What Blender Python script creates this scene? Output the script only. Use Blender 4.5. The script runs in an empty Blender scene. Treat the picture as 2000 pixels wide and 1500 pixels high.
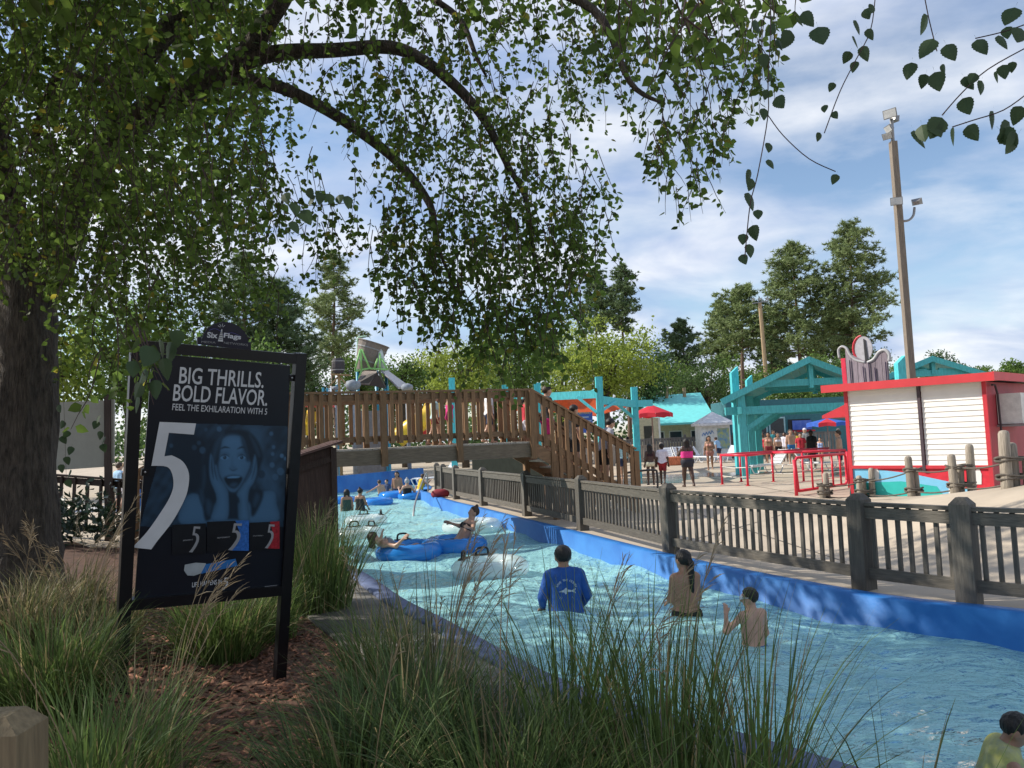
import bpy, math, random
import numpy as np
from mathutils import Vector, Matrix, geometry
from mathutils.bvhtree import BVHTree
rng = np.random.default_rng(5); random.seed(5)
sc = bpy.context.scene; col = sc.collection
# ---------------------------------------------------------------- camera
TH = math.radians(4.0); RO = math.radians(2.4); FPX = 1502.0; EYE = np.array([0, 0, 1.95])
cF = np.array([0, math.cos(TH), math.sin(TH)]); r0 = np.array([1., 0, 0]); u0 = np.array([0, -math.sin(TH), math.cos(TH)])
cR = math.cos(RO)*r0 - math.sin(RO)*u0; cU = math.sin(RO)*r0 + math.cos(RO)*u0
cam = bpy.data.cameras.new('camera'); co = bpy.data.objects.new('camera', cam); col.objects.link(co)
cam.sensor_width = 36; cam.lens = 36*FPX/2000; cam.clip_end = 3000; cam.clip_start = .05
co.matrix_world = Matrix([[cR[i], cU[i], -cF[i], EYE[i]] for i in range(3)] + [[0, 0, 0, 1]])
sc.camera = co
# ---------------------------------------------------------------- sky and sun
SUN_EL = math.radians(38); SUN_AZ = math.radians(10)      # sun at the left, a little ahead
sdir = Vector((-math.cos(SUN_EL)*math.cos(SUN_AZ), math.cos(SUN_EL)*math.sin(SUN_AZ), math.sin(SUN_EL)))
w = bpy.data.worlds.new('World'); sc.world = w; w.use_nodes = True
nt = w.node_tree; nt.nodes.clear()
def wn(t, **k):
    n = nt.nodes.new(t)
    for a, b in k.items(): setattr(n, a, b)
    return n
sky = wn('ShaderNodeTexSky', sky_type='NISHITA', sun_disc=False, sun_elevation=SUN_EL,
         sun_rotation=math.atan2(sdir.x, sdir.y), air_density=1.0, dust_density=0.6, ozone_density=1.6)
tc = wn('ShaderNodeTexCoord'); sep = wn('ShaderNodeSeparateXYZ'); nt.links.new(tc.outputs['Generated'], sep.inputs[0])
def wmath(op, a, b=None):
    n = wn('ShaderNodeMath', operation=op)
    for i, v in enumerate((a, b)):
        if v is None: continue
        if isinstance(v, (int, float)): n.inputs[i].default_value = v
        else: nt.links.new(v, n.inputs[i])
    return n.outputs[0]
zz = wmath('ADD', wmath('MAXIMUM', sep.outputs[2], 0.0), 0.30)
cv = wn('ShaderNodeCombineXYZ')
nt.links.new(wmath('DIVIDE', sep.outputs[0], zz), cv.inputs[0]); nt.links.new(wmath('DIVIDE', sep.outputs[1], zz), cv.inputs[1])
n1 = wn('ShaderNodeTexNoise'); n1.inputs['Scale'].default_value = 1.25; n1.inputs['Detail'].default_value = 10; n1.inputs['Roughness'].default_value = .54; n1.inputs['Distortion'].default_value = .25
mp = wn('ShaderNodeMapping'); mp.inputs['Location'].default_value = (1.4, 6.2, 0); mp.inputs['Scale'].default_value = (.85, 1.1, 1); mp.inputs['Rotation'].default_value = (0, 0, .35)
nt.links.new(cv.outputs[0], mp.inputs[0]); nt.links.new(mp.outputs[0], n1.inputs['Vector'])
ra = wn('ShaderNodeValToRGB'); ra.color_ramp.elements[0].position = .38; ra.color_ramp.elements[1].position = .54
nt.links.new(n1.outputs['Fac'], ra.inputs[0])
n2 = wn('ShaderNodeTexNoise'); n2.inputs['Scale'].default_value = 2.9; n2.inputs['Detail'].default_value = 9; n2.inputs['Distortion'].default_value = .4
nt.links.new(mp.outputs[0], n2.inputs['Vector'])
rb = wn('ShaderNodeValToRGB'); e = rb.color_ramp.elements
e[0].position = .38; e[0].color = (2.6, 3.3, 4.9, 1); e[1].position = .62; e[1].color = (6.3, 6.4, 6.6, 1)
nt.links.new(n2.outputs['Fac'], rb.inputs[0])
mx = wn('ShaderNodeMix', data_type='RGBA')
nt.links.new(wmath('MULTIPLY', ra.outputs[0], .9), mx.inputs[0]); nt.links.new(sky.outputs[0], mx.inputs[6]); nt.links.new(rb.outputs[0], mx.inputs[7])
bg = wn('ShaderNodeBackground'); bg.inputs[1].default_value = .12; nt.links.new(mx.outputs[2], bg.inputs[0])
nt.links.new(bg.outputs[0], wn('ShaderNodeOutputWorld').inputs[0])
sl = bpy.data.lights.new('sun', 'SUN'); sl.energy = 4.2; sl.angle = math.radians(.5); sl.color = (1, .93, .82)
so = bpy.data.objects.new('sun', sl); col.objects.link(so); so.rotation_euler = sdir.to_track_quat('Z', 'Y').to_euler()
vs = sc.view_settings; vs.view_transform = 'Standard'; vs.look = 'None'; vs.gamma = 1; vs.use_curve_mapping = False; vs.exposure = 0.5
# ---------------------------------------------------------------- pixel -> place
def ray(px, py): return cF + cR*((px-1000)/FPX) + cU*((750-py)/FPX)
def G(px, py, z=0.):
    d = ray(px, py); return EYE + d*((z-EYE[2])/d[2])
def P(px, py, y):
    d = ray(px, py); return EYE + d*(y/d[1])
def onplane(px, py, o, n):
    d = ray(px, py); return EYE + d*(np.dot(o-EYE, n)/np.dot(d, n))
# ---------------------------------------------------------------- materials
MATS = {}
def M(name, c, rough=.65, var=.18, scale=6., stretch=(1, 1, 1), bump=0., bscale=None, metal=0., c2=None, objvar=0., spec=.4, trans=0., island=0.):
    if name in MATS: return MATS[name]
    m = bpy.data.materials.new(name); m.use_nodes = True; t = m.node_tree; L = t.links; b = t.nodes['Principled BSDF']
    b.inputs['Roughness'].default_value = rough; b.inputs['Metallic'].default_value = metal; b.inputs['Specular IOR Level'].default_value = spec
    g = t.nodes.new('ShaderNodeNewGeometry'); mp = t.nodes.new('ShaderNodeMapping'); mp.inputs['Scale'].default_value = stretch
    L.new(g.outputs['Position'], mp.inputs[0])
    n = t.nodes.new('ShaderNodeTexNoise'); n.inputs['Scale'].default_value = scale; n.inputs['Detail'].default_value = 6; n.inputs['Roughness'].default_value = .6
    L.new(mp.outputs[0], n.inputs['Vector'])
    r = t.nodes.new('ShaderNodeValToRGB'); c = tuple(c); d = c2 or tuple(min(1, x*(1+var)) for x in c)
    a = tuple(x*(1-var) for x in c) if c2 is None else c
    r.color_ramp.elements[0].position = .3; r.color_ramp.elements[1].position = .7
    r.color_ramp.elements[0].color = (*a, 1); r.color_ramp.elements[1].color = (*d, 1); L.new(n.outputs['Fac'], r.inputs[0])
    out = r.outputs[0]
    if objvar or island:
        h = t.nodes.new('ShaderNodeHueSaturation'); L.new(out, h.inputs['Color'])
        mr = t.nodes.new('ShaderNodeMapRange'); v = objvar or island; mr.inputs[3].default_value = 1-v; mr.inputs[4].default_value = 1+v
        src = t.nodes.new('ShaderNodeObjectInfo').outputs['Random'] if objvar else g.outputs['Random Per Island']
        L.new(src, mr.inputs[0]); L.new(mr.outputs[0], h.inputs['Value']); out = h.outputs[0]
    L.new(out, b.inputs['Base Color'])
    if bump:
        n3 = t.nodes.new('ShaderNodeTexNoise'); n3.inputs['Scale'].default_value = bscale or scale*3; n3.inputs['Detail'].default_value = 5; L.new(mp.outputs[0], n3.inputs['Vector'])
        bp = t.nodes.new('ShaderNodeBump'); bp.inputs['Strength'].default_value = bump; bp.inputs['Distance'].default_value = .02
        L.new(n3.outputs['Fac'], bp.inputs['Height']); L.new(bp.outputs[0], b.inputs['Normal'])
    if trans:
        tr = t.nodes.new('ShaderNodeBsdfTranslucent'); L.new(out, tr.inputs['Color']); ms = t.nodes.new('ShaderNodeMixShader'); ms.inputs[0].default_value = trans
        L.new(b.outputs[0], ms.inputs[1]); L.new(tr.outputs[0], ms.inputs[2]); L.new(ms.outputs[0], t.nodes['Material Output'].inputs[0])
    MATS[name] = m; return m
def wood(name, c, vertical=True, var=.3, objvar=.18, rough=.75):
    return M(name, c, rough, var, 5, (9, 9, .7) if vertical else (1.2, 1.2, 9), .35, 9, objvar=objvar)
# ---------------------------------------------------------------- mesh builders
ORG = {}
def npmesh(name, V, F):
    V = np.asarray(V, np.float32); me = bpy.data.meshes.new(name)
    if isinstance(F, np.ndarray):
        n, k = F.shape; me.vertices.add(len(V)); me.vertices.foreach_set('co', V.ravel())
        me.loops.add(n*k); me.loops.foreach_set('vertex_index', F.astype(np.int32).ravel())
        me.polygons.add(n); me.polygons.foreach_set('loop_start', np.arange(0, n*k, k, dtype=np.int32)); me.update(calc_edges=True)
    else:
        me.from_pydata([tuple(map(float, v)) for v in V], [], F); me.update()
    return me
class MB:
    def __init__(s): s.v = []; s.f = []; s.n = 0
    def add(s, V, F):
        s.v.extend(np.asarray(V, float)); s.f.extend([tuple(i+s.n for i in f) for f in F]); s.n = len(s.v); return s
    def box(s, c, size, ax=None, bev=0.):
        """box centred at c; ax = 3 unit axes (rows)"""
        ax = np.eye(3) if ax is None else np.asarray(ax, float); h = np.asarray(size, float)/2
        if not bev:
            V = [np.asarray(c)+ax[0]*h[0]*i+ax[1]*h[1]*j+ax[2]*h[2]*k for i in (-1, 1) for j in (-1, 1) for k in (-1, 1)]
            return s.add(V, [(0, 1, 3, 2), (4, 6, 7, 5), (0, 4, 5, 1), (2, 3, 7, 6), (0, 2, 6, 4), (1, 5, 7, 3)])
        q = h-bev; V = []; o = []
        for (a, b) in ((-1, -1), (1, -1), (1, 1), (-1, 1)): o.append((a*h[0], b*h[1]))
        rings = [(-h[2], q[0], q[1]), (-q[2], h[0], h[1]), (q[2], h[0], h[1]), (h[2], q[0], q[1])]
        for z, a, b in rings:
            for i, j in ((-1, -1), (1, -1), (1, 1), (-1, 1)): V.append(np.asarray(c)+ax[0]*a*i+ax[1]*b*j+ax[2]*z)
        F = [(3, 2, 1, 0), (12, 13, 14, 15)]
        for r in range(3):
            for i in range(4): F.append((r*4+i, r*4+(i+1) % 4, r*4+4+(i+1) % 4, r*4+4+i))
        return s.add(V, F)
    def beam(s, a, b, w, h, up=(0, 0, 1)):
        """bar from a to b, w wide sideways, h along up"""
        a = np.asarray(a, float); b = np.asarray(b, float); d = b-a; L = np.linalg.norm(d); d = d/L; up = np.asarray(up, float)
        x = np.cross(d, up); x /= np.linalg.norm(x); z = np.cross(x, d)
        return s.box((a+b)/2, (L, w, h), (d, x, z))
    def tube(s, pts, r, n=8, close=False):
        pts = [np.asarray(p, float) for p in pts]; m = len(pts); rr = r if hasattr(r, '__len__') else [r]*m; V = []; prev = None
        for i in range(m):
            if close: t = pts[(i+1) % m]-pts[i-1]
            else: t = pts[min(i+1, m-1)]-pts[max(i-1, 0)]
            t = t/(np.linalg.norm(t)+1e-9)
            if prev is None:
                up = np.array([0, 0, 1.]) if abs(t[2]) < .9 else np.array([1., 0, 0])
                x = np.cross(t, up)
            else: x = prev-t*np.dot(prev, t)
            x /= np.linalg.norm(x)+1e-9; prev = x; y = np.cross(t, x)
            for k in range(n):
                a = 2*math.pi*k/n; V.append(pts[i]+(x*math.cos(a)+y*math.sin(a))*rr[i])
        F = []
        for i in range(m if close else m-1):
            j = (i+1) % m
            for k in range(n): F.append((i*n+k, i*n+(k+1) % n, j*n+(k+1) % n, j*n+k))
        if not close: F += [tuple(range(n))[::-1], tuple((m-1)*n+k for k in range(n))]
        return s.add(V, F)
    def lathe(s, prof, c, n=16, axis=(0, 0, 1)):
        ax = Vector(axis).normalized(); q = Vector((0, 0, 1)).rotation_difference(ax); V = []; c = np.asarray(c, float)
        for r, z in prof:
            for k in range(n):
                a = 2*math.pi*k/n; V.append(c+np.array(q @ Vector((r*math.cos(a), r*math.sin(a), z))))
        F = []
        for i in range(len(prof)-1):
            for k in range(n): F.append((i*n+k, i*n+(k+1) % n, i*n+n+(k+1) % n, i*n+n+k))
        F += [tuple(range(n))[::-1], tuple((len(prof)-1)*n+k for k in range(n))]
        return s.add(V, F)
    def prism(s, pts, ext):
        """polygon pts (3D, planar) extruded by vector ext"""
        pts = [np.asarray(p, float) for p in pts]; n = len(pts); e = np.asarray(ext, float)
        F = [tuple(range(n)), tuple(range(2*n-1, n-1, -1))]
        for i in range(n): F.append((i, n+i, n+(i+1) % n, (i+1) % n))
        return s.add(pts+[p+e for p in pts], F)
def link(o, parent=None):
    col.objects.link(o)
    if parent is not None: o.parent = parent
    return o
def fixn(me):
    import bmesh
    bm = bmesh.new(); bm.from_mesh(me); bmesh.ops.recalc_face_normals(bm, faces=bm.faces); bm.to_mesh(me); bm.free()
def mk(name, mb, mat, parent=None, smooth=False, org=None, recalc=True):
    """MB or (V,F) in world coordinates -> one mesh object; a part when parent is given"""
    V, F = (np.array(mb.v), mb.f) if isinstance(mb, MB) else mb
    V = np.asarray(V, float)
    if parent is not None: o0 = ORG[parent.name]
    elif org is not None: o0 = np.asarray(org, float)
    else: o0 = np.array([(V[:, 0].min()+V[:, 0].max())/2, (V[:, 1].min()+V[:, 1].max())/2, V[:, 2].min()])
    me = npmesh(name, V-o0, F)
    if recalc and not isinstance(F, np.ndarray): fixn(me)
    for q in (mat if isinstance(mat, (list, tuple)) else [mat]): me.materials.append(q)
    if smooth: me.polygons.foreach_set('use_smooth', np.ones(len(me.polygons), bool))
    o = bpy.data.objects.new(name, me); link(o, parent)
    if parent is None: o.location = o0
    ORG[o.name] = o0; return o
def tag(o, label=None, cat=None, group=None, kind=None):
    for k, v in (('label', label), ('category', cat), ('group', group), ('kind', kind)):
        if v: o[k] = v
    return o
def thing(name, label, cat, loc, group=None):
    o = bpy.data.objects.new(name, None); o.empty_display_size = .2; link(o); o.location = tuple(loc); ORG[o.name] = np.asarray(loc, float)
    return tag(o, label, cat, group)
def inst(name, me, parent, loc, rz=0., axes=None, scale=(1, 1, 1)):
    o = bpy.data.objects.new(name, me); link(o, parent); l = np.asarray(loc, float)-ORG[parent.name]
    if axes is None: o.matrix_basis = Matrix.Translation(l) @ Matrix.Rotation(rz, 4, 'Z') @ Matrix.Diagonal((*scale, 1))
    else:
        a = np.asarray(axes, float); o.matrix_basis = Matrix([[a[j][i]*scale[j] for j in range(3)]+[l[i]] for i in range(3)]+[[0, 0, 0, 1]])
    ORG[o.name] = np.asarray(loc, float); return o
def unitbox(name, mat, bev=0.):
    b = MB().box((0, 0, 0), (1, 1, 1)); me = npmesh(name, b.v, b.f); me.materials.append(mat); return me
def struct(o): o['kind'] = 'structure'; return o
def crom(pts, n=6, closed=True):
    pts = [np.asarray(p, float) for p in pts]; m = len(pts); out = []
    for i in range(m if closed else m-1):
        if closed: a, b, c, d = pts[i-1], pts[i], pts[(i+1) % m], pts[(i+2) % m]
        else: a, b, c, d = pts[max(i-1, 0)], pts[i], pts[i+1], pts[min(i+2, m-1)]
        for k in range(n):
            t = k/n; out.append(.5*((2*b)+(c-a)*t+(2*a-5*b+4*c-d)*t*t+(3*b-a-3*c+d)*t**3))
    if not closed: out.append(pts[-1])
    return out
def unit(v): v = np.asarray(v, float); return v/np.linalg.norm(v)
def leafcloud(C, size, aspect=1.4, up=0.0, jit=.35):
    """one folded leaf (2 quads) per centre"""
    n = len(C); d = rng.normal(size=(n, 3)); d[:, 2] -= up; d /= np.linalg.norm(d, axis=1)[:, None]
    r = rng.normal(size=(n, 3)); s = np.cross(d, r); s /= np.linalg.norm(s, axis=1)[:, None]; nn = np.cross(d, s)
    L = (size*(1+jit*(rng.random(n)*2-1)))[:, None] if np.isscalar(size) else size[:, None]; W = L/aspect*.5
    base = C; tip = C+d*L; mid = C+d*L*.42
    l = mid+s*W+nn*W*.35; rr = mid-s*W+nn*W*.35
    V = np.stack([base, l, tip, rr], 1).reshape(-1, 3); F = np.arange(n*4).reshape(n, 4)
    return V, np.concatenate([F[:, [0, 1, 2]], F[:, [0, 2, 3]]])
# ================================================================ SETTING
def ss(t): t = np.clip(t, 0, 1); return t*t*(3-2*t)
near_rim = [(-16, 27), (-11, 25.5), (-7.5, 21), (-5.2, 16.5), (-3.6, 13.4), (-2.65, 11.77), (-1.67, 9.51), (-1.02, 8.26), (-.1, 6.41), (.37, 5.68), (.8, 5.2), (1.34, 4.63), (2.6, 3.2), (4.5, 1.5), (7, 0), (9, -1)]
far_rim = [(11.5, 2), (9, 3.9), (6.6, 6.15), (5.02, 7.85), (4.33, 8.47), (3.86, 9.12), (3.05, 10.7), (2.28, 12.56), (1.37, 15.15), (.34, 18.04), (-.86, 21.52), (-2.15, 25.13), (-3.4, 29.61)]
back_rim = [(-3.6, 33), (-5.3, 42.6), (-8.3, 36.7), (-12, 33.5), (-16, 33)]
near_s = [tuple(p[:2]) for p in crom([(x, y, 0) for x, y in near_rim], 4, False)]
far_s = [tuple(p[:2]) for p in crom([(x, y, 0) for x, y in far_rim], 4, False)]
river = near_s + [(11.5, -1)] + far_s + back_rim
def inpoly(x, y, poly):
    c = np.zeros(np.shape(x), bool); n = len(poly)
    for i in range(n):
        (x1, y1), (x2, y2) = poly[i], poly[i-1]
        if y1 == y2: continue
        k = ((y1 > y) != (y2 > y)) & (x < (x2-x1)*(y-y1)/(y2-y1)+x1); c ^= k
    return c
def pdist(x, y, line):
    x = np.asarray(x, float); y = np.asarray(y, float); d = np.full(x.shape, 1e9)
    for (a, b), (c, e) in zip(line[:-1], line[1:]):
        L = (c-a)**2+(e-b)**2; t = np.clip(((x-a)*(c-a)+(y-b)*(e-b))/L, 0, 1); d = np.minimum(d, np.hypot(x-a-t*(c-a), y-b-t*(e-b)))
    return d
leftpoly = near_s + [(9, -25), (-400, -25), (-400, 27)]
def gz(x, y):
    x = np.asarray(x, float); y = np.asarray(y, float)
    left = inpoly(x, y, leftpoly)
    zl = .36*ss((pdist(x, y, near_s)-1.2)/3.5)*ss((40-y)/10)
    H = 1.12*ss((21.5-y)/12.5); rx = 9.6-.12*np.maximum(0, 16-y)
    zr = H*np.where(x < rx, ss((x-(rx-4.6))/4.6), ss((rx+3.2-x)/3.2))
    zr = zr*ss((y-7.5)/4)*ss((x-3.8)/2.5)
    return np.where(left, zl, zr)
m_deck = M('pool_deck_concrete', (.44, .37, .285), .8, .2, .5, bump=.25, bscale=30)
m_bed = M('bark_soil', (.055, .03, .02), .95, .5, 9, bump=.8, bscale=40, c2=(.13, .065, .04))
m_path = M('path_concrete', (.14, .133, .12), .85, .25, 2.5, bump=.3, bscale=40)
pts = [Vector(p) for p in river]; nR = len(pts); edges = [(i, (i+1) % nR) for i in range(nR)]
gx, gy = np.meshgrid(np.arange(-24, 24, .8), np.arange(-8, 48, .8)); q = np.stack([gx.ravel(), gy.ravel()], 1)+rng.normal(size=(gx.size, 2))*.05
q = q[(pdist(q[:, 0], q[:, 1], river+[river[0]]) > .3)]
pts += [Vector(p) for p in q]
for r in (60, 100, 180, 350, 700): pts += [Vector((r*1.2*math.cos(a), 20+r*math.sin(a))) for a in np.linspace(0, 2*math.pi, 28, endpoint=False)]
vo, eo, fo, _, _, _ = geometry.delaunay_2d_cdt(pts, edges, [], 0, 1e-5)
V2 = np.array([tuple(v) for v in vo]); Fo = np.array([f for f in fo if len(f) == 3])
cx, cy = V2[Fo].mean(1).T
keep = ~inpoly(cx, cy, river); Fo = Fo[keep]; cx = cx[keep]; cy = cy[keep]
V3 = np.column_stack([V2, gz(V2[:, 0], V2[:, 1])])
isbed = inpoly(cx, cy, leftpoly) & (cy < 14.8) & (cx > -16)
def submesh(F): u, iv = np.unique(F, return_inverse=True); return V3[u], iv.reshape(F.shape)
tag(struct(mk('pool_deck', submesh(Fo[~isbed]), m_deck, smooth=True, org=(0, 0, 0))), 'tan concrete pool deck beyond the river fence', 'pool deck')
tag(struct(mk('planting_bed', submesh(Fo[isbed]), m_bed, smooth=True, org=(0, 0, 0))), 'bark mulch planting bed around the advertising sign', 'planting bed')
m_joint = M('dark_joint', (.10, .09, .08), .9)
def draped(name, a, b_, w_, mat, label, cat):
    a = np.array(a, float); b_ = np.array(b_, float); n = int(np.hypot(*(b_-a))/.5)+2; L_ = a+(b_-a)*np.linspace(0, 1, n)[:, None]; nn = np.array([-(b_-a)[1], (b_-a)[0]]); nn = nn/np.linalg.norm(nn)*w_/2
    A2, B2 = L_-nn, L_+nn; V = np.vstack([np.column_stack([A2, gz(A2[:, 0], A2[:, 1])+.006]), np.column_stack([B2, gz(B2[:, 0], B2[:, 1])+.006])]); return tag(struct(mk(name, (V, np.array([(i, i+1, n+i+1, n+i) for i in range(n-1)])), mat, org=(0, 0, 0))), label, cat)
for k, (a, b_) in enumerate((((3.2, 14), (10, 22)), ((1.5, 19), (14, 27.5)), ((0, 24), (18, 33)), ((4.6, 11), (3.0, 40)), ((8.2, 17), (7.5, 48)), ((-1.5, 29), (20, 40)), ((13, 26), (14, 48)))): draped('deck_joint', a, b_, .035, m_joint, 'thin dark joint line across the concrete deck', 'deck joint')
m_pud = M('wet_concrete', (.17, .155, .14), .12, .2, 2, spec=.6)
for k, (x, y, rx_, ry_) in enumerate(((5.0, 31, 2.2, 2.0), (8.0, 33.5, 2.6, 1.5), (3.6, 27.5, 1.5, 1.0))):
    q = [(x+rx_*math.cos(a)*(1+.25*math.sin(a*3+k)), y+ry_*math.sin(a)*(1+.2*math.sin(a*5+k))) for a in np.linspace(0, 6.28, 40)[:-1]]; tag(struct(mk('puddle', ([(a, b_, float(gz(a, b_))+.009) for a, b_ in q], [tuple(range(len(q)))]), m_pud, org=(0, 0, 0))), 'shallow wet patch on the concrete deck', 'puddle')
# path beside the near rim
def strip(line, o0, o1, z, n=1):
    line = np.array(line); t = np.gradient(line, axis=0); t /= np.linalg.norm(t, axis=1)[:, None]; nn = np.column_stack([-t[:, 1], t[:, 0]])
    return line+nn*o0, line+nn*o1
pl = [p for p in near_s if 3.0 < p[1] < 15]
a, b = strip(pl, -.02, -.95, 0); za = gz(a[:, 0], a[:, 1])+.03; zb = gz(b[:, 0], b[:, 1])+.03
n = len(pl); V = np.vstack([np.column_stack([a, za]), np.column_stack([b, zb]), np.column_stack([a, za-.2]), np.column_stack([b, zb-.2])])
F = np.array([(i, i+1, n+i+1, n+i) for i in range(n-1)]+[(n+i, n+i+1, 3*n+i+1, 3*n+i) for i in range(n-1)])
tag(struct(mk('path', (V, F), m_path, smooth=False, org=(0, 0, 0))), 'grey concrete path along the near pool rim', 'path')
# pool walls
m_blue = M('blue_pool_paint', (.010, .125, .42), .5, .2, 1.6, bump=.15, bscale=14, c2=(.03, .20, .54))
m_lilac = M('worn_blue_coping', (.09, .12, .22), .7, .3, 5, bump=.2)
def wallstrip(name, line, width, top, mat, label, side=1):
    a, b = strip(line, .0, side*width, 0); n = len(line); V = []
    for q_, z in ((a, -1.35), (a, top-.02), (a+(b-a)*.06, top), (b, top), (b, -1.35)): V.append(np.column_stack([q_, np.full(n, z)]))
    V = np.vstack(V); F = np.array([(r*n+i, r*n+i+1, (r+1)*n+i+1, (r+1)*n+i) for r in range(4) for i in range(n-1)])
    o = tag(struct(mk(name, (V, F), mat, org=(0, 0, 0))), label, 'pool wall'); return o
# walls stand inside the water edge so their tops are flush with the deck
wallstrip('pool_wall', far_s, .26, .035, m_blue, 'bright blue painted river wall below the weathered fence', 1)
wallstrip('pool_wall', near_s, .24, .045, m_lilac, 'faded lilac blue coping beside the concrete path', 1)
wallstrip('pool_wall', [(-3.45, 31.2), (-3.6, 33), (-5.3, 42.6)], .3, .03, m_blue, 'blue edge of the pool entry steps', 1)
wallstrip('pool_wall', [(-5.3, 42.4), (-6.8, 39.5), (-8.3, 36.7), (-12, 33.5), (-16, 33)], .3, .5, m_blue, 'tall blue wall across the water behind the bridge', 1)
b = MB()
for i in range(len(river)): pass
fl = np.array([(-18, -3), (12, -3), (12, 44), (-18, 44)])
m_floor = M('pool_floor_paint', (.50, .80, .84), .7, .1, 1.5)
tag(struct(mk('pool_floor', (np.column_stack([fl, np.full(4, -1.3)]), [(0, 1, 2, 3)]), m_floor, org=(0, 0, 0))), 'pale blue painted floor of the river', 'pool floor')
# water
def water_mat():
    m = bpy.data.materials.new('river_water'); m.use_nodes = True; t = m.node_tree; t.nodes.clear(); L = t.links
    N = lambda k: t.nodes.new(k)
    g = N('ShaderNodeNewGeometry'); mp = N('ShaderNodeMapping'); mp.inputs['Scale'].default_value = (1, 1.5, 1); mp.inputs['Rotation'].default_value = (0, 0, .5); L.new(g.outputs['Position'], mp.inputs[0])
    a = N('ShaderNodeTexNoise'); a.inputs['Scale'].default_value = 2.6; a.inputs['Detail'].default_value = 4; a.inputs['Distortion'].default_value = 1.6; L.new(mp.outputs[0], a.inputs['Vector'])
    c = N('ShaderNodeTexNoise'); c.inputs['Scale'].default_value = 9; c.inputs['Detail'].default_value = 3; c.inputs['Distortion'].default_value = .8; L.new(mp.outputs[0], c.inputs['Vector'])
    ad = N('ShaderNodeMath'); ad.operation = 'MULTIPLY_ADD'; ad.inputs[1].default_value = .28; L.new(c.outputs['Fac'], ad.inputs[0]); L.new(a.outputs['Fac'], ad.inputs[2])
    bp = N('ShaderNodeBump'); bp.inputs['Strength'].default_value = 1; bp.inputs['Distance'].default_value = .12; L.new(ad.outputs[0], bp.inputs['Height'])
    tr = N('ShaderNodeBsdfTransparent'); tr.inputs[0].default_value = (.78, .95, .96, 1)
    df = N('ShaderNodeBsdfDiffuse'); df.inputs[0].default_value = (.42, .82, .85, 1); L.new(bp.outputs[0], df.inputs['Normal'])
    m1 = N('ShaderNodeMixShader'); m1.inputs[0].default_value = .72; L.new(tr.outputs[0], m1.inputs[1]); L.new(df.outputs[0], m1.inputs[2])
    gl = N('ShaderNodeBsdfGlossy'); gl.inputs['Roughness'].default_value = .04; L.new(bp.outputs[0], gl.inputs['Normal'])
    fr = N('ShaderNodeFresnel'); fr.inputs[0].default_value = 1.5; L.new(bp.outputs[0], fr.inputs['Normal'])
    m2 = N('ShaderNodeMixShader'); L.new(fr.outputs[0], m2.inputs[0]); L.new(m1.outputs[0], m2.inputs[1]); L.new(gl.outputs[0], m2.inputs[2])
    L.new(m2.outputs[0], N('ShaderNodeOutputMaterial').inputs[0]); return m
xs = np.arange(-17, 11.6, .11); ys = np.concatenate([np.arange(-1, 16, .11), np.arange(16, 43.5, .25)])
X, Y = np.meshgrid(xs, ys); Z = -.29+np.zeros_like(X)
for k in range(26):
    lam = rng.uniform(.35, 2.2); th = rng.normal(.9, .9); Z += .0065*lam**.6*np.sin(2*math.pi/lam*(X*math.cos(th)+Y*math.sin(th))+rng.uniform(0, 6.3))
nx, ny = len(xs), len(ys); idx = np.arange(nx*ny).reshape(ny, nx)
Fw = np.stack([idx[:-1, :-1], idx[:-1, 1:], idx[1:, 1:], idx[1:, :-1]], -1).reshape(-1, 4)
cxw = X.ravel()[Fw].mean(1); cyw = Y.ravel()[Fw].mean(1); big = [(x, y) for x, y in river]
kw = inpoly(cxw, cyw, big) | (pdist(cxw, cyw, river+[river[0]]) < .2); Fw = Fw[kw]
u, iv = np.unique(Fw, return_inverse=True); Vw = np.column_stack([X.ravel(), Y.ravel(), Z.ravel()])[u]
tag(struct(mk('river_water', (Vw, iv.reshape(-1, 4)), water_mat(), smooth=True, org=(0, 0, 0))), 'rippling turquoise water of the lazy river', 'water')
# inlet grille in the blue wall
t = thing('wall_inlet', 'slotted blue inlet recess with white bars in the river wall', 'inlet', (1.02, 15.9, -.3))
p0, p1 = np.array([1.28, 15.05, 0]), np.array([.72, 16.6, 0]); d = unit(p1-p0); nn = np.array([-d[1], d[0], 0])
if nn[0] > 0: nn = -nn
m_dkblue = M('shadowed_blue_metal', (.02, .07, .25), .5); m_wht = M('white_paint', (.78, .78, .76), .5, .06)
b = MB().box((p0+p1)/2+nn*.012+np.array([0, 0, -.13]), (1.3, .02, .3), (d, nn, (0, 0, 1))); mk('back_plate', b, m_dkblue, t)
for i in range(6):
    c = p0+(p1-p0)*(.15+.12*i)+nn*.035; mk('bar', MB().box(c+np.array([0, 0, -.13]), (.05, .025, .3), (d, nn, (0, 0, 1))), M('pale_blue_bar', (.35, .52, .85), .5), t)
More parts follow.
